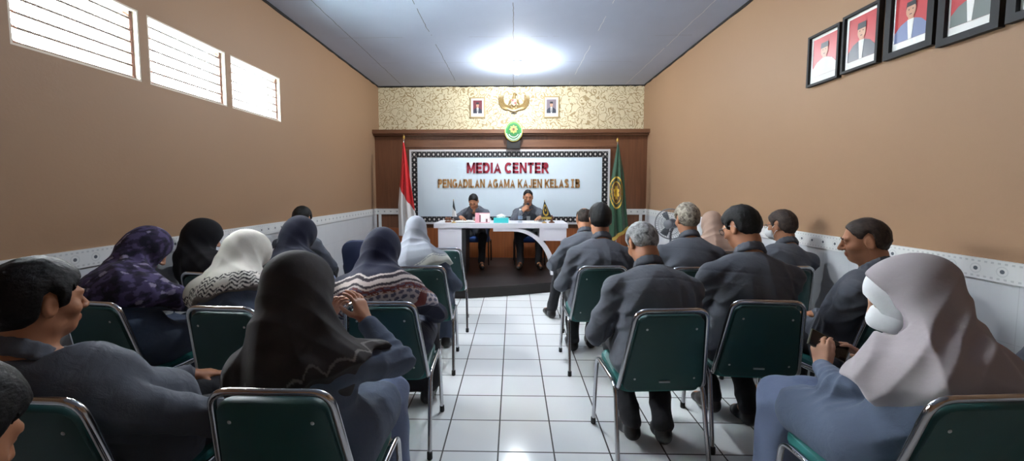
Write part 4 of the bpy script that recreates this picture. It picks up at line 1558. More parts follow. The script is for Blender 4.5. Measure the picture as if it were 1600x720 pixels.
GL = {
    'M': (.92, [[(h_, 0), (h_, 1)], [(.92 - h_, 0), (.92 - h_, 1)], [(h_, 1), (.46, .12), (.92 - h_, 1)]]),
    'E': (.66, [[(h_, 0), (h_, 1)], [(0, 1 - h_), (.66, 1 - h_)], [(0, .51), (.60, .51)], [(0, h_), (.66, h_)]]),
    'D': (.76, [[(h_, 0), (h_, 1)], [(0, 1 - h_), (.34, 1 - h_)] + arc(.34, .5, .42 - h_, .5 - h_, 90, -90) + [(0, h_)]]),
    'I': (.22, [[(.11, 0), (.11, 1)]]),
    'A': (.84, [[(h_ * .9, -.05), (.42, 1.02), (.84 - h_ * .9, -.05)], [(.20, .30), (.64, .30)]]),
    'C': (.78, [arc(.42, .5, .42 - h_, .5 - h_, 42, 318, 24)]),
    'G': (.82, [arc(.42, .5, .42 - h_, .5 - h_, 42, 330, 24), [(.46, .43), (.82, .43)], [(.82 - h_, .43), (.82 - h_, .10)]]),
    'N': (.78, [[(h_, 0), (h_, 1)], [(.78 - h_, 0), (.78 - h_, 1)], [(h_ * .9, 1.05), (.78 - h_ * .9, -.05)]]),
    'T': (.70, [[(.35, 0), (.35, 1)], [(0, 1 - h_), (.70, 1 - h_)]]),
    'R': (.78, [[(h_, 0), (h_, 1)], [(0, 1 - h_), (.42, 1 - h_)] + arc(.42, .72, .30 - h_, .28 - h_, 90, -90) + [(0, .44 + h_)], [(.36, .50), (.70, -.08)]]),
    'P': (.70, [[(h_, 0), (h_, 1)], [(0, 1 - h_), (.40, 1 - h_)] + arc(.40, .70, .30 - h_, .30 - h_, 90, -90) + [(0, .40 + h_)]]),
    'L': (.62, [[(h_, 0), (h_, 1)], [(0, h_), (.62, h_)]]),
    'J': (.58, [[(.58 - h_, 1), (.58 - h_, .30)] + arc(.29, .29, .29 - h_, .29 - h_, 0, -180)]),
    'K': (.80, [[(h_, 0), (h_, 1)], [(.12, .36), (.72, 1.06)], [(.34, .56), (.73, -.08)]]),
    'S': (.72, [arc(.36, .74, .34 - h_, .26 - h_, 25, 270, 16) + arc(.36, .26, .36 - h_, .26 - h_ + .02, 90, -160, 16)]),
    'B': (.74, [[(h_, 0), (h_, 1)], [(0, 1 - h_), (.42, 1 - h_)] + arc(.42, .75, .28 - h_, .25 - h_, 90, -90) + [(0, .5)], [(0, .5), (.44, .5)] + arc(.44, .27, .30 - h_, .27 - h_, 90, -90) + [(0, h_)]]),
}
def lettering(body, mat, x0, x1, z0, hgt, y, dep, gap=.12, space=.42, thick=1.22):
    adv = [(GL[c][0] + gap if c != ' ' else space - gap) for c in body]
    total = sum(adv) - gap
    sx = (x1 - x0) / total
    bm = bmesh.new()
    x = x0
    for c, a in zip(body, adv):
        if c != ' ':
            for st_ in GL[c][1]:
                pts = [Vector((px, pz)) for px, pz in st_]
                Lp, Rp = [], []
                for i, p in enumerate(pts):
                    d0 = (p - pts[i - 1]).normalized() if i else None
                    d1 = (pts[i + 1] - p).normalized() if i < len(pts) - 1 else None
                    d0 = d0 or d1; d1 = d1 or d0
                    n0, n1 = Vector((-d0.y, d0.x)), Vector((-d1.y, d1.x))
                    m_ = (n0 + n1).normalized()
                    k = min(2.2, 1 / max(.3, m_.dot(n1)))
                    Lp.append(p + m_ * h_ * thick * k); Rp.append(p - m_ * h_ * thick * k)
                F, Bk = [], []
                for a_, b_ in zip(Lp, Rp):
                    for lst, yy in ((F, y - dep), (Bk, y)):
                        lst.append([bm.verts.new((x + q.x * sx, yy, z0 + max(0, min(1, q.y)) * hgt)) for q in (a_, b_)])
                for i in range(len(F) - 1):
                    bm.faces.new((F[i][0], F[i][1], F[i + 1][1], F[i + 1][0]))
                    bm.faces.new((F[i][0], F[i + 1][0], Bk[i + 1][0], Bk[i][0]))
                    bm.faces.new((F[i][1], Bk[i][1], Bk[i + 1][1], F[i + 1][1]))
                for e_ in (0, -1): bm.faces.new((F[e_][0], Bk[e_][0], Bk[e_][1], F[e_][1]))
        x += a * sx
    bmesh.ops.recalc_face_normals(bm, faces=bm.faces[:])
    return obj('lettering', bm, mat, sg)
lettering('MEDIA CENTER', MAT['letter_red'], -.856, .652, 1.722, .195, -.030, .016)
lettering('PENGADILAN AGAMA KAJEN KELAS', MAT['letter_gold'], -1.397, 1.022, 1.452, .160, -.030, .016, gap=.13, space=.50)
ib = lettering('IB', MAT['letter_gold'], 1.082, 1.226, 1.452, .160, -.030, .016, gap=.36)
bm = bmesh.new()                                             # slab serifs of the numeral
for z in (1.452, 1.588): box(bm, 1.066, 1.122, -.047, -.030, z, z + .024)
obj('letter_serifs', bm, MAT['letter_gold'], sg)

# ------------------------------------------------------------------ oval court emblem and little bracket lamp under it
em = thing('court_emblem', 'green oval court emblem with a gold star fixed to the timber shelf', 'emblem', (.004, 7.47, 2.47))
rx, rz = .162, .190
def disc(rx_, rz_, y0, y1, mi, bm, n=48, cz=0.0, cx=0.0): prism(bm, ell_pts(cx, cz, rx_, rz_, n), y0, y1, 'xz', mi)
bm = bmesh.new(); disc(rx, rz, -.04, 0, 0, bm); obj('rim', bm, MAT['em_gold'], em, bevel=.004, seg=1)
bm = bmesh.new(); disc(rx * .94, rz * .94, -.046, -.035, 0, bm); obj('outer_band', bm, MAT['em_green'], em)
bm = bmesh.new(); disc(rx * .70, rz * .70, -.048, -.04, 0, bm); obj('centre_field', bm, MAT['em_green2'], em)
bm = bmesh.new()
star = []
for k in range(16):
    a = PI / 2 + k * PI / 8; r = .076 if k % 2 == 0 else .052
    star.append((r * math.cos(a), .028 + r * math.sin(a)))
prism(bm, star, -.056, -.044, 'xz'); obj('star', bm, MAT['em_gold'], em)
bm = bmesh.new(); disc(.026, .028, -.060, -.052, 0, bm, 24, .028); obj('star_centre', bm, MAT['em_brown'], em)
bm = bmesh.new()
for rr, y in ((.100, -.050), (.132, -.048)):
    a0, a1 = (1.18 * PI, 1.82 * PI) if rr < .11 else (1.10 * PI, 1.90 * PI)
    tube(bm, [(rr * math.cos(a0 + (a1 - a0) * k / 20), y, rr * 1.17 * math.sin(a0 + (a1 - a0) * k / 20) + .005) for k in range(21)], .0075, 6)
tube(bm, [(.146 * math.cos(a), -.047, .171 * math.sin(a)) for a in [2 * PI * k / 48 for k in range(48)]], .003, 6, closed=True)
obj('ribbon', bm, MAT['white'], em, smooth=True)
bm = bmesh.new()
for k in range(26):                                           # ring inscription reduced to small raised strokes
    a = PI * (.12 + .76 * k / 25)
    cx, cz = .130 * math.cos(a), .152 * math.sin(a)
    tube(bm, [(cx * .95, -.047, cz * .95), (cx * 1.05, -.047, cz * 1.05)], .0025, 5)
obj('ring_strokes', bm, MAT['em_gold'], em)
bm = bmesh.new(); box(bm, -.12, .12, -.012, .006, -.31, -.16); obj('back_plate', bm, MAT['stage_face'], em, bevel=.003, seg=1)

lw = thing('display_fixture', 'small clear and silver fixture under the oval emblem', 'fixture', (.0, 7.52, 2.21))
bm = bmesh.new(); tube(bm, [(-.06, 0, .02), (-.03, -.02, .035), (.03, -.02, .035), (.06, 0, .02)], .012, 8)
obj('bracket', bm, MAT['plate'], lw, smooth=True)
bm = bmesh.new()
for s in (-1, 0, 1): tube(bm, [(s * .035, .0, .0), (s * .035, .0, -.03)], .010, 8)
obj('clip', bm, MAT['white'], lw, smooth=True)
bm = bmesh.new(); box(bm, -.05, .05, 0, .10, -.01, .02); obj('arm_plate', bm, MAT['plate'], lw)

# ------------------------------------------------------------------ gold eagle emblem with shield and ribbon on the wallpaper
eg = thing('eagle_emblem', 'gold eagle emblem with shield and ribbon on the wallpaper above the shelf', 'emblem', (.010, YB, 3.06))
bm = bmesh.new()
for s in (-1, 1):
    for j in range(4):                                        # crescent feathers sweep out from the shield and curl up
        t = j / 3
        r0 = .135 + .068 * t
        pts = []
        for k in range(9):
            a = R(-118 + (150 - 14 * t) * k / 8)
            pts.append((s * (.055 + .35 * r0 + r0 * .78 * math.cos(a)), -.022 - .012 * math.sin(PI * k / 8), .075 + r0 * 1.02 * math.sin(a)))
        tube(bm, pts, [.006, .011, .013, .014, .014, .013, .012, .010, .004], 6)
    tube(bm, [(s * .03, -.035, .06), (s * .075, -.035, .02), (s * .10, -.03, -.04)], [.02, .022, .01], 8)
obj('wings', bm, MAT['gold_paint'], eg, smooth=True)
bm = bmesh.new()
ball(bm, (0, -.035, .0), .06, 14, sc=(.85, .6, 1.45))
tube(bm, [(0, -.04, .07), (.004, -.046, .115), (.012, -.05, .145)], [.034, .028, .024], 10)
ball(bm, (.014, -.052, .150), .028, 12)
tube(bm, [(.034, -.055, .150), (.054, -.056, .145), (.060, -.056, .132)], [.012, .008, .002], 8)
obj('eagle_body', bm, MAT['gold_paint'], eg, smooth=True)
bm = bmesh.new()
for j in range(7):
    a = R(-90 + (j - 3) * 13)
    tube(bm, [(0, -.03, -.07), (math.cos(a) * .07, -.03, -.07 + math.sin(a) * .07), (math.cos(a) * .12, -.026, -.07 + math.sin(a) * .11)], [.014, .014, .006], 6)
obj('tail', bm, MAT['gold_paint'], eg, smooth=True)
bm = bmesh.new()
sh = [(-.05, .055), (.05, .055), (.052, -.01), (.03, -.055), (0, -.078), (-.03, -.055), (-.052, -.01)]
prism(bm, sh, -.088, -.070, 'xz', 0)
for k, (x0, x1, z0, z1) in enumerate(((-.045, -.003, .004, .048), (.003, .045, .004, .048), (-.045, -.003, -.044, -.002), (.003, .045, -.044, -.002))):
    box(bm, x0, x1, -.091, -.087, z0, z1, 1 if k in (0, 3) else 2)
prism(bm, ell_pts(0, .002, .018, .020, 5), -.094, -.089, 'xz', 3)
obj('shield', bm, [MAT['gold_paint'], MAT['em_red'], MAT['white'], MAT['pic_black']], eg)
bm = bmesh.new()
N_ = 24
top = [(-.20 + .40 * k / N_, -.125 + .045 * (abs(k / N_ - .5) * 2) ** 2 + .012 * math.sin(k / N_ * 2 * PI * 1.5)) for k in range(N_ + 1)]
prism_pts = top + [(x, z - .036) for x, z in top[::-1]]
A = [bm.verts.new((x, -.058 + .02 * abs(x) * 4, z)) for x, z in prism_pts]; Bv = [bm.verts.new((x, -.046 + .02 * abs(x) * 4, z)) for x, z in prism_pts]
m = len(A)
for k in range(m): bm.faces.new((A[k], Bv[k], Bv[(k + 1) % m], A[(k + 1) % m]))
for k in range(N_):
    bm.faces.new((A[k], A[k + 1], A[m - 2 - k], A[m - 1 - k])); bm.faces.new((Bv[k + 1], Bv[k], Bv[m - 1 - k], Bv[m - 2 - k]))
for s in (-1, 1):
    prism(bm, [(s * .20, -.080), (s * .235, -.060), (s * .222, -.085), (s * .24, -.108), (s * .20, -.116)], -.03, -.02, 'xz')
bmesh.ops.recalc_face_normals(bm, faces=bm.faces[:])
obj('ribbon', bm, MAT['gold_paint'], eg)
bm = bmesh.new()
for k in range(16):
    x = -.13 + .26 * k / 15
    z = -.143 + .045 * (abs(x / .40) * 2) ** 2 + .012 * math.sin((x / .40 + .5) * 2 * PI * 1.5)
    box(bm, x - .004, x + .004, -.0615 + .08 * abs(x), -.054 + .08 * abs(x), z - .009, z + .009)
obj('ribbon_strokes', bm, MAT['pic_black'], eg)
bm = bmesh.new(); box(bm, -.055, .055, -.02, 0, -.205, -.192); obj('mount', bm, MAT['frame_black'], eg)

# ------------------------------------------------------------------ portraits
def portrait(name, label, w, h, fr, fmat, back, suit, kind, loc, rot, mat_w=.0, depth=.03, group=None, tilt=0.0, cap=True, skin='pic_skin'):
    """picture in a frame; local x across, z up, looking out along -y"""
    t = thing(name, label, 'picture', loc, 0, group)
    t.rotation_euler = (R(tilt), 0, rot)
    bm = bmesh.new()
    for a in ((-w / 2, w / 2, h - fr, h), (-w / 2, w / 2, 0, fr), (-w / 2, -w / 2 + fr, fr, h - fr), (w / 2 - fr, w / 2, fr, h - fr)):
        box(bm, a[0], a[1], -depth, 0, a[2], a[3])
    obj('frame', bm, MAT[fmat], t, bevel=.004, seg=2)
    bm = bmesh.new(); box(bm, -w / 2 + fr, w / 2 - fr, -.012, -.002, fr, h - fr)
    obj('mount', bm, MAT['paper'], t)
    pw_, ph = w / 2 - fr - mat_w, (h - 2 * fr - 2 * mat_w)
    z0 = fr + mat_w + (.10 * ph if kind != 'plain' else 0)
    if kind == 'plain': z0 = fr + mat_w + .12 * ph
    z1 = h - fr - mat_w
    H_ = z1 - z0
    bm = bmesh.new()
    mats = [MAT[back], MAT[suit], MAT[skin], MAT['pic_black'], MAT['paper']]
    box(bm, -pw_, pw_, -.0135, -.012, z0, z1, 0)
    def flat(pts, lay, mi):
        vs = [bm.verts.new((max(-pw_, min(pw_, x)), -.0138 - .0006 * lay, max(z0, min(z1, z)))) for x, z in pts]
        f = bm.faces.new(vs); f.material_index = mi
        f.normal_update()
        if f.normal.y > 0: f.normal_flip()
    hw = pw_
    zc = z0 + H_ * .62
    flat([(-hw, z0), (hw, z0), (hw * .98, z0 + H_ * .22), (hw * .62, z0 + H_ * .36), (hw * .26, z0 + H_ * .42), (-hw * .26, z0 + H_ * .42), (-hw * .62, z0 + H_ * .36), (-hw * .98, z0 + H_ * .22)], 1, 1)
    flat([(-hw * .16, z0 + H_ * .34), (hw * .16, z0 + H_ * .34), (hw * .17, z0 + H_ * .50), (-hw * .17, z0 + H_ * .50)], 2, 2)
    flat([(-hw * .20, z0 + H_ * .43), (hw * .20, z0 + H_ * .43), (hw * .10, z0), (-hw * .10, z0)], 3, 4)
    if kind == 'tie': flat([(-hw * .05, z0 + H_ * .41), (hw * .05, z0 + H_ * .41), (hw * .07, z0 + H_ * .1), (0, z0 + H_ * .04), (-hw * .07, z0 + H_ * .1)], 4, 3)
    flat(ell_pts(0, zc, hw * .30, H_ * .165, 20), 5, 2)
    if cap: flat([(-hw * .32, zc + H_ * .07), (hw * .32, zc + H_ * .07), (hw * .29, zc + H_ * .21), (-hw * .29, zc + H_ * .21)], 6, 3)
    else: flat([(-hw * .31, zc + H_ * .03), (-hw * .24, zc + H_ * .09), (hw * .24, zc + H_ * .09), (hw * .31, zc + H_ * .03), (hw * .26, zc + H_ * .19), (-hw * .26, zc + H_ * .19)], 6, 3)
    for s in (-1, 1): flat(ell_pts(s * hw * .12, zc + H_ * .02, hw * .045, H_ * .012, 8), 7, 3)
    flat(ell_pts(0, zc - H_ * .085, hw * .09, H_ * .010, 8), 7, 3)
    obj('picture', bm, mats, t)
    return t
portrait('framed_portrait', 'small gold-framed portrait left of the eagle emblem, wine backdrop', .285, .385, .022, 'frame_gold', 'pic_wine', 'pic_suit', 'tie', (-.68, YB - .002, 2.778), 0, .035, .025, 'official portraits beside the eagle')
portrait('framed_portrait', 'small gold-framed portrait right of the eagle emblem, grey backdrop', .295, .40, .022, 'frame_gold', 'pic_grey', 'pic_suit', 'tie', (.718, YB - .002, 2.775), 0, .035, .025, 'official portraits beside the eagle')
RW = [
    ('black-framed portrait nearest the stage on the right wall, white robe front', 3.342, .325, .405, 2.258, 'pic_red', 'paper', 'robe', True, .018),
    ('black-framed portrait second from the stage on the right wall, black robe with white bib', 3.000, .305, .412, 2.268, 'pic_red', 'pic_suit', 'robe', True, .018),
    ('thick black-framed portrait of a person in blue-grey on a red backdrop, right wall', 2.643, .315, .42, 2.258, 'pic_red', 'pic_blue', 'plain', False, .040),
    ('thick black-framed portrait with a grey-green uniform, right wall', 2.310, .305, .42, 2.230, 'pic_red', 'pic_green', 'plain', True, .040),
    ('black-framed portrait cut by the right border at the top corner', 1.975, .310, .42, 2.232, 'pic_green', 'pic_green', 'plain', True, .040),
]
for lab, y, w_, h_, z, bk_, su, kd, cp, fr in RW:
    portrait('framed_portrait', lab, w_, h_, fr, 'frame_black', bk_, su, kd, (XR - .002, y, z), R(-90), .022 if fr < .03 else .012, .035, 'portraits along the right wall', 4.0 if False else 0.0, cp)

# ------------------------------------------------------------------ ceiling lamp
lm = thing('ceiling_lamp', 'bright round ceiling lamp over the stage', 'lamp', (.056, 6.40, ZC))
bm = bmesh.new(); lathe(bm, [(0, 0), (.085, 0), (.085, -.025), (.06, -.045), (.045, -.06), (0, -.06)], 32); obj('lamp_base', bm, MAT['lamp_base'], lm, smooth=True)
bm = bmesh.new(); ball(bm, (0, 0, -.125), .075, 28); obj('globe', bm, MAT['lamp'], lm, smooth=True)

fill_lm = copy_tree(lm); fill_lm.location = (.056, 3.35, ZC)  # unseen lamp added to brighten the aisle and the desk front
tag(fill_lm, 'added fill lamp over the middle rows, above the top border of the picture', 'lamp', 'ceiling lamps')
lm['group'] = 'ceiling lamps'
for k_ in kids(fill_lm):
    if k_.name.startswith('globe'):
        k_.data = k_.data.copy(); k_.data.materials[0] = MAT['lamp_fill']
# ------------------------------------------------------------------ flags on floor poles
def draped(name, left, right_, z1, z0, matfn, mats, parent, amp=.03, nf=3.5, nu=60, nv=110, y=0.0, thick=.004, skew=None):
    """hanging cloth: left(t), right(t) give the outline, t from the top; folds deepen towards the bottom"""
    bm = bmesh.new()
    G = []
    for j in range(nv + 1):
        t = j / nv
        row = []
        for i in range(nu + 1):
            u = i / nu
            x = left(t) + (right_(t) - left(t)) * u
            z = z1 + (z0 - z1) * t + (skew(u, t) if skew else 0)
            yy = y + amp * (.25 + t) * math.sin(nf * 2 * PI * u + 1.3 * math.sin(2.2 * t) + .6) * (.4 + .6 * math.sin(PI * u)) - .02 * math.sin(PI * u)
            row.append(bm.verts.new((x, yy, z)))
        G.append(row)
    for j in range(nv):
        for i in range(nu):
            f = bm.faces.new((G[j][i], G[j + 1][i], G[j + 1][i + 1], G[j][i + 1]))
            f.material_index = matfn((i + .5) / nu, (j + .5) / nv)
    o = obj(name, bm, mats, parent, smooth=True)
    sd = o.modifiers.new('thickness', 'SOLIDIFY'); sd.thickness = thick; sd.offset = 0
    return o
def flag_pole(t, h, matn='chrome', tip=True):
    bm = bmesh.new(); tube(bm, [(0, 0, .03), (0, 0, h)], .012, 12); obj('pole', bm, MAT[matn], t, smooth=True)
    bm = bmesh.new(); lathe(bm, [(0, h), (.016, h), (.016, h + .012), (.024, h + .03), (.020, h + .05), (0, h + .085)], 14); obj('finial', bm, MAT['gold'], t, smooth=True)
    bm = bmesh.new(); lathe(bm, [(.15, 0), (.15, .018), (.06, .035), (.022, .05), (.018, .12), (0, .12)], 28); obj('pole_base', bm, MAT[matn], t, smooth=True)
fl = thing('national_flag', 'red and white flag hanging on a pole left of the sign', 'flag', (-1.925, 7.20, ST))
flag_pole(fl, 2.16)
zi = lambda z: z - ST
draped('flag_cloth', lambda t: -.010 - .10 * min(1, t * 1.5) ** 1.1, lambda t: .012 + .235 * t ** .9, zi(2.24), zi(.60),
       lambda u, t: 0 if t < .47 + .26 * u else 1, [MAT['flag_red'], MAT['flag_white']], fl, .03, 2.5, y=-.035)
fg = thing('court_flag', 'dark green court flag with a gold emblem on a pole right of the sign', 'flag', (1.812, 7.20, ST))
flag_pole(fg, 2.10)
def green_print(u, t):
    # emblem half wrapped round the folds: ring, inner band and star on the left part of the cloth
    x = (u - .40) * .33 * (.35 + t); z = (t - .555) * 1.62
    dx, dz = x / .125, (z + .02) / .30
    r = math.hypot(dx, dz)
    a = math.atan2(dz, dx)
    if t < .12: return 0
    if .90 < r < 1.0: return 1
    if .64 < r < .70: return 1
    if .70 <= r <= .90: return 2 if math.sin(a * 17) > .1 else 0
    if r < .30 + .16 * abs(math.sin(4 * a)): return 1 if r > .17 or (math.sin(9 * dx) > 0) else 2
    return 0 if r > 1 else 2
def skew_r(u, t): return (.22 * (u - .5)) * max(0, t - .75) / .25
gc = draped('flag_cloth', lambda t: -.012 - .115 * min(1, t * 2.2), lambda t: .010 + .055 * min(1, t * 3) + .14 * t, zi(2.20), zi(.66), green_print,
       [MAT['flag_green'], MAT['flag_gold'], MAT['flag_brown']], fg, .030, 2.2, 70, 150, y=-.035, skew=skew_r)
bm = bmesh.new()
for k in range(60):
    u = k / 59
    x = -.087 + (.205 + .087) * u
    z = zi(.66) + .11 * (u - .5) * 2 * 1.0
    yy = -.035 + .030 * 1.25 * math.sin(2.2 * 2 * PI * u + 1.3 * math.sin(2.2) + .6) * (.4 + .6 * math.sin(PI * u)) - .02 * math.sin(PI * u)
    tube(bm, [(x, yy, z + .01), (x + .004 * math.sin(k * 3.1), yy - .004, z - .055)], .0042, 5)
obj('fringe', bm, MAT['fringe'], gc)

# ------------------------------------------------------------------ things on the desk
TZ = .915
def table_flag(label, loc, h, fn, mats, w=.13, fringe=False):
    t = thing('table_flag', label, 'flag', loc, 0, 'little flags on the desk')
    bm = bmesh.new(); lathe(bm, [(.035, 0), (.035, .010), (.012, .018), (.006, .03), (0, .03)], 20); obj('base', bm, MAT['gold'], t, smooth=True)
    bm = bmesh.new(); tube(bm, [(0, 0, .02), (0, 0, h)], .004, 8); obj('pole', bm, MAT['chrome'], t, smooth=True)
    bm = bmesh.new(); ball(bm, (0, 0, h + .006), .007, 8, sc=(.8, .8, 1.8)); obj('finial', bm, MAT['gold'], t, smooth=True)
    c = draped('flag_cloth', lambda q: -.004 - .30 * w * q, lambda q: .004 + .70 * w * q, h - .005, h * .28, fn, mats, t, .010, 2.0, 24, 36, y=-.008, thick=.002)
    if fringe:
        bm = bmesh.new()
        for k in range(26):
            u = k / 25; x = -.30 * w + w * u
            yy = -.008 + .0125 * math.sin(2 * 2 * PI * u + 1.3 * math.sin(2.2) + .6) * (.4 + .6 * math.sin(PI * u)) - .02 * math.sin(PI * u)
            tube(bm, [(x, yy, h * .28 + .004), (x, yy, h * .28 - .034)], .003, 4)
        obj('fringe', bm, MAT['fringe'], c)
    return t
table_flag('little dark and white flag at the left end of the desk', (-.905, 6.16, TZ), .34, lambda u, t: 0 if t - .3 * (u - .5) < .52 else 1, [MAT['flag_dark'], MAT['flag_white']], .065)
table_flag('little black flag with gold emblem and fringe before the speaking official', (.470, 6.16, TZ), .33,
           lambda u, t: 1 if .24 < math.hypot((u - .48) * .9, (t - .55) * .85) < .33 or math.hypot(u - .48, t - .55) < .1 else 0, [MAT['flag_dark'], MAT['flag_gold']], .15, True)
# tissue box
tb = thing('tissue_box', 'turquoise tissue box with a white tissue in the middle of the desk', 'tissue box', (-.185, 6.20, TZ))
bm = bmesh.new(); box(bm, -.112, .112, -.06, .06, 0, .075); obj('box', bm, MAT['tissue'], tb, bevel=.006)
bm = bmesh.new()
n = 20; ring = []
for j, (r_, z_) in enumerate(((.052, .072), (.040, .082), (.05, .100), (.028, .118), (.012, .128))):
    ring.append([bm.verts.new((r_ * 1.5 * math.cos(2 * PI * k / n), r_ * .6 * math.sin(2 * PI * k / n), z_ + .008 * math.sin(k * 1.9 + j))) for k in range(n)])
for A_, B_ in zip(ring, ring[1:]):
    for k in range(n): bm.faces.new((A_[k], A_[(k + 1) % n], B_[(k + 1) % n], B_[k]))
bm.faces.new(ring[-1])
obj('tissue', bm, MAT['paper'], tb, smooth=True)
# pink display box
pk = thing('display_card', 'pink and cream printed desk calendar standing before the official with bowed head', 'calendar', (-.468, 6.20, TZ), R(4))
bm = bmesh.new()
prism(bm, [(-.055, 0), (.055, 0), (.006, .150), (-.006, .150)], -.112, .112, 'yz')
obj('card', bm, MAT['pink'], pk)
bm = bmesh.new()
lean_ = math.atan2(.049, .150)
def onface(x0, x1, z0, z1, mi, l):
    vs = []
    for x, z in ((x0, z0), (x1, z0), (x1, z1), (x0, z1)):
        vs.append(bm.verts.new((x, -.055 + z * .049 / .150 - .0012 * l, z)))
    f = bm.faces.new(vs); f.material_index = mi
onface(-.045, .110, .010, .140, 1, 1); onface(-.050, -.028, .012, .12, 0, 2); onface(-.020, .035, .012, .085, 2, 2); onface(.05, .075, .012, .06, 0, 2)
obj('print', bm, [MAT['pink_dark'], MAT['cream_print'], MAT['white']], pk)
# water bottle
wb = thing('water_bottle', 'clear plastic water bottle on the desk before the speaking official', 'bottle', (.105, 6.15, TZ))
bm = bmesh.new(); lathe(bm, [(0, 0), (.030, .002), (.033, .012), (.031, .045), (.033, .055), (.033, .11), (.031, .12), (.033, .13), (.028, .155), (.014, .180), (.013, .20), (0, .20)], 24); obj('bottle', bm, MAT['clear'], wb, smooth=True)
bm = bmesh.new(); lathe(bm, [(.0336, .060), (.0339, .062), (.0339, .105), (.0336, .107)], 24); obj('bottle_label', bm, MAT['label'], wb, smooth=True)
bm = bmesh.new(); lathe(bm, [(.0155, .192), (.0155, .212), (.013, .215), (0, .215)], 18); obj('cap', bm, MAT['white'], wb, smooth=True)
# gavel on its block
gv = thing('gavel', 'dark brown gavel lying at the left end of the desk', 'gavel', (-1.005, 6.26, TZ), R(-20))
bm = bmesh.new(); lathe(bm, [(0, 0), (.05, 0), (.05, .018), (.042, .024), (0, .024)], 24); obj('sound_block', bm, MAT['brown_wood'], gv, smooth=True)
bm = bmesh.new(); tube(bm, [(-.045, 0, .052), (-.040, 0, .052), (-.028, 0, .052), (-.022, 0, .052), (.022, 0, .052), (.028, 0, .052), (.040, 0, .052), (.045, 0, .052)], [.020, .027, .027, .022, .022, .027, .027, .020], 16); obj('head', bm, MAT['brown_wood'], gv, smooth=True)
bm = bmesh.new(); tube(bm, [(0, .01, .052), (.005, .09, .040), (.008, .20, .014)], [.007, .008, .012], 10); obj('handle', bm, MAT['brown_wood'], gv, smooth=True)
g2 = thing('phone_stand', 'small brown wooden stand at the right end of the desk beside the black flag', 'stand', (.585, 6.20, TZ))
bm = bmesh.new(); lathe(bm, [(0, 0), (.045, 0), (.045, .015), (.02, .025), (.018, .05), (.030, .075), (.026, .095), (0, .10)], 20); obj('stand_body', bm, MAT['brown_wood'], g2, smooth=True)
bm = bmesh.new(); ball(bm, (0, 0, .10), .016, 10); obj('knob', bm, MAT['brown_wood'], g2, smooth=True)
# open book, papers
bk_ = thing('open_book', 'open white notebook under the hands of the official with bowed head', 'book', (-.745, 6.30, TZ), R(3))
bm = bmesh.new(); box(bm, -.16, .16, -.11, .11, 0, .006); obj('cover', bm, MAT['frame_black'], bk_, bevel=.002, seg=1)
for s in (-1, 1):
    bm = bmesh.new()
    pr_ = [(0, .006), (s * .01, .020), (s * .04, .026), (s * .10, .022), (s * .152, .012), (s * .152, .006)]
    prism(bm, pr_, -.104, .104, 'xz'); obj('pages', bm, MAT['paper'], bk_, smooth=False)
for lab, x, y, a in (('loose white sheets lying before the speaking official', .30, 6.22, 4), ('white sheet lying flat at the left end of the desk by the gavel', -1.03, 6.40, -8)):
    pp = tag(obj('paper_sheet', boxbm(-.105, .105, -.145, .145, 0, .004), MAT['paper'], None, bevel=.001, seg=1, loc=(x, y + .06, TZ), rot=(0, 0, R(a))), lab, 'paper', 'papers on the desk')

# ------------------------------------------------------------------ standing fan by the right wall
fn = thing('standing_fan', 'grey standing fan by the right wall in front of the stage, behind the ash-grey-haired man', 'fan', (1.93, 5.02, 0))
bm = bmesh.new(); lathe(bm, [(0, 0), (.20, 0), (.20, .02), (.16, .035), (.03, .05), (.02, .09), (0, .09)], 32); obj('base', bm, MAT['fan_grey'], fn, smooth=True)
bm = bmesh.new(); tube(bm, [(0, 0, .05), (0, 0, .90)], .014, 12); obj('pole', bm, MAT['fan_grey'], fn, smooth=True)
hd = bpy.data.objects.new('fan_head', None); COL.objects.link(hd); hd.parent = fn
hd.location = (0, 0, 1.0); hd.rotation_euler = (0, 0, R(-38))
bm = bmesh.new()
prof_ = [(.045, -.10), (.10, -.095), (.165, -.06), (.185, -.02), (.165, .02), (.10, .05), (.055, .055)]
for k in range(40):
    a = 2 * PI * k / 40
    tube(bm, [(r_ * math.cos(a), d_, r_ * math.sin(a)) for r_, d_ in prof_], .0016, 5)
for r_, d_ in ((.185, -.02), (.13, -.078), (.13, .036)):
    tube(bm, [(r_ * math.cos(2 * PI * k / 40), d_, r_ * math.sin(2 * PI * k / 40)) for k in range(40)], .006 if r_ > .18 else .0018, 6, closed=True)
obj('guard', bm, MAT['fan_wire'], hd)
bm = bmesh.new()
for k in range(3):
    a0 = 2 * PI * k / 3
    G = []
    for j in range(9):
        r_ = .035 + .125 * j / 8
        wd = .75 * (1 - .3 * j / 8)
        G.append([bm.verts.new((r_ * math.cos(a0 + wd * (i / 6 - .5)), -.02 + .035 * (i / 6 - .5), r_ * math.sin(a0 + wd * (i / 6 - .5)))) for i in range(7)])
    for j in range(8):
        for i in range(6): bm.faces.new((G[j][i], G[j + 1][i], G[j + 1][i + 1], G[j][i + 1]))
ob = obj('blades', bm, MAT['fan_blade'], hd, smooth=True)
sd = ob.modifiers.new('thickness', 'SOLIDIFY'); sd.thickness = .003
bm = bmesh.new(); tube(bm, [(0, -.108, 0), (0, -.10, 0), (0, -.085, 0), (0, -.08, 0)], [.045, .055, .055, .04], 20); obj('guard_cap', bm, MAT['fan_grey'], hd, smooth=True)
bm = bmesh.new(); tube(bm, [(0, .03, 0), (0, .06, 0), (0, .15, -.01), (0, .18, -.01)], [.05, .062, .055, .02], 20); tube(bm, [(0, .09, -.03), (0, .0, -.10)], .02, 10); obj('motor', bm, MAT['fan_grey'], hd, smooth=True)

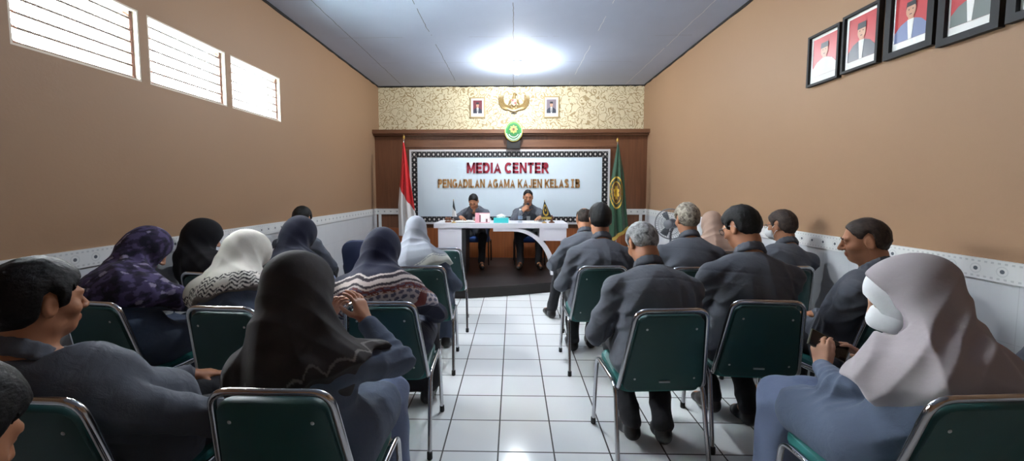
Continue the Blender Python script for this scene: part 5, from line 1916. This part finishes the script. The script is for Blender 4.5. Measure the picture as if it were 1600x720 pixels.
# ------------------------------------------------------------------ accessories worn on the head
def glasses(temple='glasses_silver'):
    def f(c):
        T, hs = c['T'], c['hs']
        bm = bmesh.new()
        for s in (-1, 1):
            pts = [T(s * (.032 + .022 * math.cos(a)), .109 - .008 * abs(math.cos(a)) * (1 if math.cos(a) > 0 else 0), .008 + .016 * math.sin(a)) for a in [2 * PI * k / 20 for k in range(20)]]
            tube(bm, pts, .0016, 6, closed=True)
        tube(bm, [T(-.010, .110, .012), T(0, .112, .014), T(.010, .110, .012)], .0016, 6)
        o = obj('glasses', bm, MAT['glasses'], c['root'], smooth=True)
        bm = bmesh.new()
        for s in (-1, 1): tube(bm, [T(s * .054, .101, .014), T(s * .072, .085, .016), T(s * .082, .01, .020), T(s * .082, -.025, .012), T(s * .080, -.035, -.004)], .0022, 6)
        obj('temples', bm, MAT[temple], o, smooth=True)
    return f

def face_mask(c):
    T, HR, hs = c['T'], c['HR'], c['hs']
    h0 = V3(c['hc']); hq = HR.astype(np.float32)
    def reg(p):
        q = ((p - h0) @ hq) / hs
        return np.maximum.reduce([.018 - q[..., 1] + .25 * np.abs(q[..., 0]), q[..., 2] + .004 - .02 * (1 - np.abs(q[..., 0]) / .06), -.104 - q[..., 2]]) * .8
    P = [EL(T(0, .042, -.048), [.071 * hs, .082 * hs, .066 * hs], HR, .01), RC(T(0, .08, -.012), T(0, .112, -.045), .02, .022, .03), FN(reg, 'i', .006)]
    o = sdf_mesh('face_mask', P, .005, MAT['mask'], c['root'])
    bm = bmesh.new()
    for s in (-1, 1):
        tube(bm, [T(s * .062, .040, -.015), T(s * .080, .0, .012), T(s * .083, -.022, .012)], .002, 6)
        tube(bm, [T(s * .058, .035, -.075), T(s * .076, .0, -.038), T(s * .083, -.02, -.03)], .002, 6)
    obj('ear_loop', bm, MAT['mask'], o, smooth=True)

def underscarf(c):
    """white inner cap showing in front of the scarf's edge, open over the face"""
    T, HR, hs = c['T'], c['HR'], c['hs']
    P = [EL(T(0, -.005, .022), [.083 * hs, .106 * hs, .104 * hs], HR, .02), EL(T(0, .032, -.035), [.073 * hs, .070 * hs, .096 * hs], HR, .03),
         EL(T(0, .140, -.020), [.054 * hs, .085 * hs, .074 * hs], HR, .010, 's'), FN(lambda p: .0012 * wob(p, 40.), '+')]
    sdf_mesh('underscarf', P, .006, MAT['mask'], c['root'])

def badge(c):
    """name tag and lanyard on the chest"""
    bm = bmesh.new()
    N, bez, st, fw = c['N'], c['bez'], c['st'], c['fwd']
    pts = []
    for s in (-1, 1):
        q0 = N + c['right'] * s * .06 + fw * .03 + np.array([0, 0, -.01])
        q1 = bez(.80) + fw * .145 + c['right'] * s * .05
        q2 = bez(.58) + fw * .158 + c['right'] * .01 * s
        tube(bm, [q0, q1, q2], .004, 6)
    o = obj('lanyard', bm, MAT['lanyard'], c['root'], smooth=True)
    q = bez(.55) + fw * .160
    bm = bmesh.new(); box(bm, q[0] - .03, q[0] + .03, q[1] - .004, q[1] + .004, q[2] - .075, q[2])
    obj('badge', bm, MAT['plate'], o, bevel=.002, seg=1)

def bracelet(side):
    def f(c):
        W, E = c['W'][side], c['E'][side]
        ax = unit(W - E); a = unit(np.cross(ax, [0, 0, 1.0])); b = np.cross(ax, a)
        bm = bmesh.new()
        tube(bm, [W - ax * .012 + (a * math.cos(t) + b * math.sin(t)) * .030 for t in [2 * PI * k / 20 for k in range(20)]], .0035, 6, closed=True)
        obj('bracelet', bm, MAT['black_plastic'], c['root'], smooth=True)
    return f

HB = dict(mat='hair_black')
WOMEN = 'women seated on the left side'
MEN = 'men seated on the right side'

# ------------------------------------------------------------------ left block, nearest row first
person('man in grey uniform shirt at the lower left, dark hair, profile turned to the right', (-1.335, 1.346), -2, (-1.475, 1.215, 1.066),
       hyaw=-16, hpitch=4, hip=(0, .05), sdrop=.045, res=.005, hs=1.0, hair=dict(mat='hair_black', thick=.024, top=1.35, nape=-.075, side=-.02), face=True, bulk=1.06,
       wrists={1: (-1.12, 1.60, .66), -1: (-1.36, 1.70, .62)}, knees={1: (-1.08, 1.66, .53), -1: (-1.32, 1.74, .53)}, ankles={1: (-1.05, 1.72, .085), -1: (-1.32, 1.80, .085)}, hint={1: (.8, -.2, -.5)}, group=None)
person('dark-haired man cut by the lower left corner, only hair and ear edge in frame', (-1.02, .50), 0, (-.955, .62, 1.000),
       hyaw=-8, hpitch=30, res=.006, hair=dict(mat='hair_black', thick=.020))
person('woman in black lace-edged headscarf at lower centre left, hands raised by her face', (-.670, 1.405), 0, (-.745, 1.41, 1.062), hroll=-8, shw=.150, bulk=.95,
       hyaw=-30, hpitch=24, female=True, res=.005, shirt='uniform_w', legs='skirt_blue', skirt=True,
       wrists={1: (-.610, 1.640, .880), -1: (-.80, 1.70, .86)}, hint={1: (.9, -.1, -.6), -1: (-.8, 0, -.6)},
       hands={1: dict(u=(-.35, .15, .9), n=(-.8, .3, .2), curl=.45), -1: dict(u=(.5, .0, .85), n=(.7, -.5, 0), curl=.5)},
       hijab=dict(dye=dye_lace, L=.235, tilt=(-.55, .35), fold=.006, nf=8, seed=1., cap_back=.012, puff=1.04, hang=.015))
person('woman in purple floral headscarf bowing low by the left wall', (-2.100, 2.275), -8, (-2.215, 2.40, 1.055), body_yaw=-22,
       hyaw=-38, hpitch=42, female=True, res=.006, shirt='uniform_w', legs='skirt_grey', skirt=True, hs=1.03, bulk=1.1,
       wrists={1: (-1.80, 2.62, .64), -1: (-2.05, 2.72, .63)}, hint={1: (.9, -.3, -.2)},
       hijab=dict(dye=dye_purple, L=.215, tilt=(.15, .1), fold=.007, nf=9, seed=2., puff=1.08))
person('woman in plain black headscarf with pale blue collar by the left wall', (-2.060, 2.99), -10, (-2.330, 3.00, 1.055), body_yaw=-30,
       hyaw=-50, hpitch=24, female=True, res=.007, shirt='pale_shirt', legs='black', skirt=True,
       hijab=dict(dye=plain(13, 12, 17), L=.29, tilt=(.35, 0), fold=.006, seed=3., puff=1.20, brim=.012))
person('woman in cream headscarf with black zigzag hem', (-1.395, 2.205), -4, (-1.585, 2.38, 1.025), body_yaw=-18,
       hyaw=-32, hpitch=46, female=True, res=.006, shirt='uniform_w', legs='skirt_grey', skirt=True,
       hijab=dict(dye=dye_white, L=.20, tilt=(-.10, .15), fold=.008, nf=8, seed=4., puff=1.20, hang=.01))
person('woman in plain navy headscarf with pale blue shoulder, behind the cream headscarf', (-1.515, 3.00), -3, (-1.640, 3.08, 1.060), body_yaw=-12,
       hyaw=-18, hpitch=36, female=True, res=.007, shirt='pale_blue', legs='skirt_grey', skirt=True,
       hijab=dict(dye=plain(13, 15, 34), L=.19, tilt=(-.2, .1), seed=5., puff=1.28))
person('person by the left wall showing only a dark crown of hair above the navy headscarf', (-2.16, 4.15), 0, (-2.215, 4.22, 1.105),
       hyaw=0, hpitch=25, res=.008, hair=dict(mat='hair_black', thick=.022))
person('woman in navy headscarf with dotted and striped hem by the aisle', (-.680, 2.305), 2, (-.795, 2.43, 1.035), body_yaw=-4,
       hyaw=-4, hpitch=42, female=True, res=.006, shirt='uniform_b', legs='black', skirt=True,
       wrists={1: (-.55, 2.60, .66)}, hijab=dict(dye=dye_navy_print, L=.225, tilt=(-.05, .05), fold=.005, nf=6, seed=6., puff=1.27, flare=.03))
person('woman in silver-grey headscarf with cream border by the aisle, before the desk', (-.705, 3.270), 4, (-.808, 3.36, 1.068), body_yaw=-6,
       hyaw=8, hpitch=26, female=True, res=.006, shirt='uniform_w', legs='skirt_grey', skirt=True,
       hijab=dict(dye=dye_gray, L=.26, tilt=(-.45, 0), fold=.009, nf=7, seed=7., puff=1.05))

# ------------------------------------------------------------------ right block
person('grey-haired man with bowed head by the aisle, back to the camera', (.735, 2.215), 4, (.735, 2.33, 1.108), hs=.95,
       hyaw=14, hpitch=34, res=.006, hair=dict(mat='hair_grey', thick=.017, nape=-.06), bulk=1.07,
       ankles={-1: (.655, 2.20, .130), 1: (.815, 2.17, .130)}, knees={-1: (.615, 2.55, .52), 1: (.88, 2.55, .52)})
person('black-haired man in glasses looking down, grey uniform', (1.325, 2.375), -4, (1.345, 2.43, 1.190),
       hyaw=24, hpitch=22, res=.006, hair=dict(mat='hair_black', thick=.020, top=1.2, nape=-.066), face=True, bulk=1.12, extras=(glasses(),),
       ankles={-1: (1.255, 2.52, .115), 1: (1.385, 2.36, .125)}, knees={-1: (1.19, 2.70, .52), 1: (1.46, 2.70, .52)}, hint={1: (.35, -.6, -.5)})
person('man with receding brown hair seated sideways by the right wall, profile to the left', (1.87, 2.36), 14, (1.93, 2.27, 1.135), body_yaw=30,
       hyaw=58, hpitch=12, res=.005, hair=dict(mat='hair_brown', thick=.010, front=.098, nape=-.07, side=.006), face=True, bulk=1.06,
       wrists={-1: (1.76, 2.50, .62), 1: (1.90, 2.58, .63)}, hint={-1: (-.2, -.3, -.8)})
person('black-haired man by the aisle, back to the camera, in front of the green flag', (.655, 3.300), 2, (.712, 3.36, 1.165),
       hyaw=0, hpitch=12, res=.007, hs=1.05, hair=dict(mat='hair_black', thick=.020, nape=-.072, top=1.35), bulk=1.08, ankles={-1: (.53, 3.55, .085), 1: (.70, 3.62, .085)})
person('man with ash-grey hair seated before the standing fan', (1.335, 3.270), 0, (1.405, 3.33, 1.175),
       hyaw=4, hpitch=10, res=.007, hair=dict(mat='hair_ash', thick=.022, nape=-.072), bulk=1.1)
person('man in white face mask and glasses by the right wall', (2.040, 3.32), 0, (2.165, 3.33, 1.125), body_yaw=6,
       hyaw=24, hpitch=8, res=.006, hair=dict(mat='hair_brown', thick=.016, nape=-.075), face=True, bulk=1.08, extras=(glasses('glasses'), face_mask))
person('balding man in the front row by the aisle', (.745, 4.22), -4, (.745, 4.30, 1.105),
       hyaw=4, hpitch=18, res=.008, hair=dict(mat='hair_brown', thick=.008, nape=-.06, bald=1), bulk=1.0,
       knees={-1: (.53, 4.55, .52)}, ankles={-1: (.43, 4.46, .085)}, wrists={-1: (.60, 4.42, .66)})
person('woman in beige headscarf in the front row by the right wall', (1.95, 4.10), 0, (1.985, 4.12, 1.075),
       hyaw=15, hpitch=15, female=True, res=.008, shirt='uniform_b', legs='black', skirt=True,
       hijab=dict(dye=plain(172, 146, 130, (150, 124, 110)), L=.20, fold=.009, nf=7, seed=8.))
c9 = person('woman in large taupe headscarf at the lower right, looking at a phone', (1.300, 1.415), 4, (1.405, 1.47, 1.035), body_yaw=10, shw=.150, bulk=.94,
       hyaw=58, hpitch=30, female=True, res=.005, shirt='uniform_b' if False else 'uniform_w', legs='skirt_blue', skirt=True, hs=1.05,
       wrists={-1: (1.330, 1.735, .660), 1: (1.52, 1.74, .66)}, hint={-1: (-.8, -.2, -.6)},
       hands={-1: dict(u=(.0, .25, .95), n=(.75, .55, -.15), curl=(.75, .85, .9, .95), thumb=(.95, .35, .25)), 1: dict(u=(-.5, .3, .8), n=(-.7, .2, .2), curl=.6)},
       hijab=dict(dye=plain(176, 168, 170, (160, 152, 155), 5.), L=.25, tilt=(.25, -.15), fold=.012, nf=6, seed=9., puff=1.06, flare=.02, cap_back=.02, hang=.03, cut=.045), extras=(face_mask, underscarf, bracelet(-1)))
person('person in grey sleeve cut by the right border', (1.90, 1.46), 2, (2.00, 1.42, 1.12),
       hyaw=0, hpitch=10, res=.007, hair=dict(mat='hair_black', thick=.018))

# ------------------------------------------------------------------ officials at the desk
person('official at the desk with head bowed over an open notebook', (-.655, 6.96), 180, (-.660, 6.76, 1.222), base=ST,
       hyaw=176, hpitch=38, res=.005, hair=dict(mat='hair_black', thick=.010, front=.100, side=.010), face=True, extras=(badge,),
       knees={1: (-.83, 6.62, .66), -1: (-.50, 6.62, .66)}, ankles={1: (-.80, 6.60, .225), -1: (-.52, 6.60, .225)},
       wrists={1: (-.835, 6.44, .985), -1: (-.520, 6.42, .985)},
       hands={1: dict(u=(.35, -.9, -.1), n=(0, -.1, -1), curl=.35), -1: dict(u=(-.35, -.9, -.1), n=(0, -.1, -1), curl=.35)})
person('official at the desk speaking into a hand-held microphone', (.27, 6.96), 180, (.247, 6.83, 1.290), base=ST,
       hyaw=182, hpitch=12, res=.005, hair=dict(mat='hair_black', thick=.009, front=.102, side=.012), face=True, extras=(badge,),
       knees={1: (.10, 6.62, .66), -1: (.43, 6.62, .66)}, ankles={1: (.12, 6.60, .225), -1: (.41, 6.60, .225)},
       wrists={1: (.150, 6.640, 1.075), -1: (.43, 6.44, .985)}, hint={1: (.7, 0, -.8)},
       hands={1: dict(u=(.75, .05, .65), n=(.35, .85, -.30), curl=.95, thumb=(.7, .5, .6)), -1: dict(u=(-.35, -.9, -.1), n=(0, -.1, -1), curl=.35)})

# ------------------------------------------------------------------ things in hands
mk = thing('microphone', 'black hand-held microphone at the mouth of the speaking official', 'microphone', (.205, 6.700, 1.105))
mk.rotation_euler = Vector((.10, .05, .22)).to_track_quat('Z', 'Y').to_euler()
bm = bmesh.new(); tube(bm, [(0, 0, -.13), (0, 0, -.12), (0, 0, .03), (0, 0, .06), (0, 0, .072)], [.009, .011, .014, .021, .022], 16); obj('handle', bm, MAT['black_plastic'], mk, smooth=True)
bm = bmesh.new(); ball(bm, (0, 0, .088), .025, 16); obj('grille', bm, MAT['mic_grey'], mk, smooth=True)
ph = thing('phone', 'phone in an olive case held by the woman in the taupe headscarf', 'phone', (1.372, 1.765, .742))
pu = Vector((-.85, .25, .45)).normalized(); pn = Vector((-.25, -.75, .6)); pn = (pn - pu * pn.dot(pu)).normalized(); px_ = pu.cross(pn)
ph.rotation_euler = Matrix((px_, pu, pn)).transposed().to_euler()
bm = bmesh.new(); box(bm, -.037, .037, -.078, .078, -.0045, .0045); obj('case', bm, MAT['phone'], ph, bevel=.004, seg=3, smooth=True)
bm = bmesh.new(); box(bm, -.034, .034, -.074, .074, .0045, .0052); obj('screen', bm, MAT['screen'], ph)
bm = bmesh.new(); box(bm, -.030, -.008, .045, .072, -.0062, -.0045); obj('camera_bump', bm, MAT['lens'], ph, bevel=.001, seg=1)
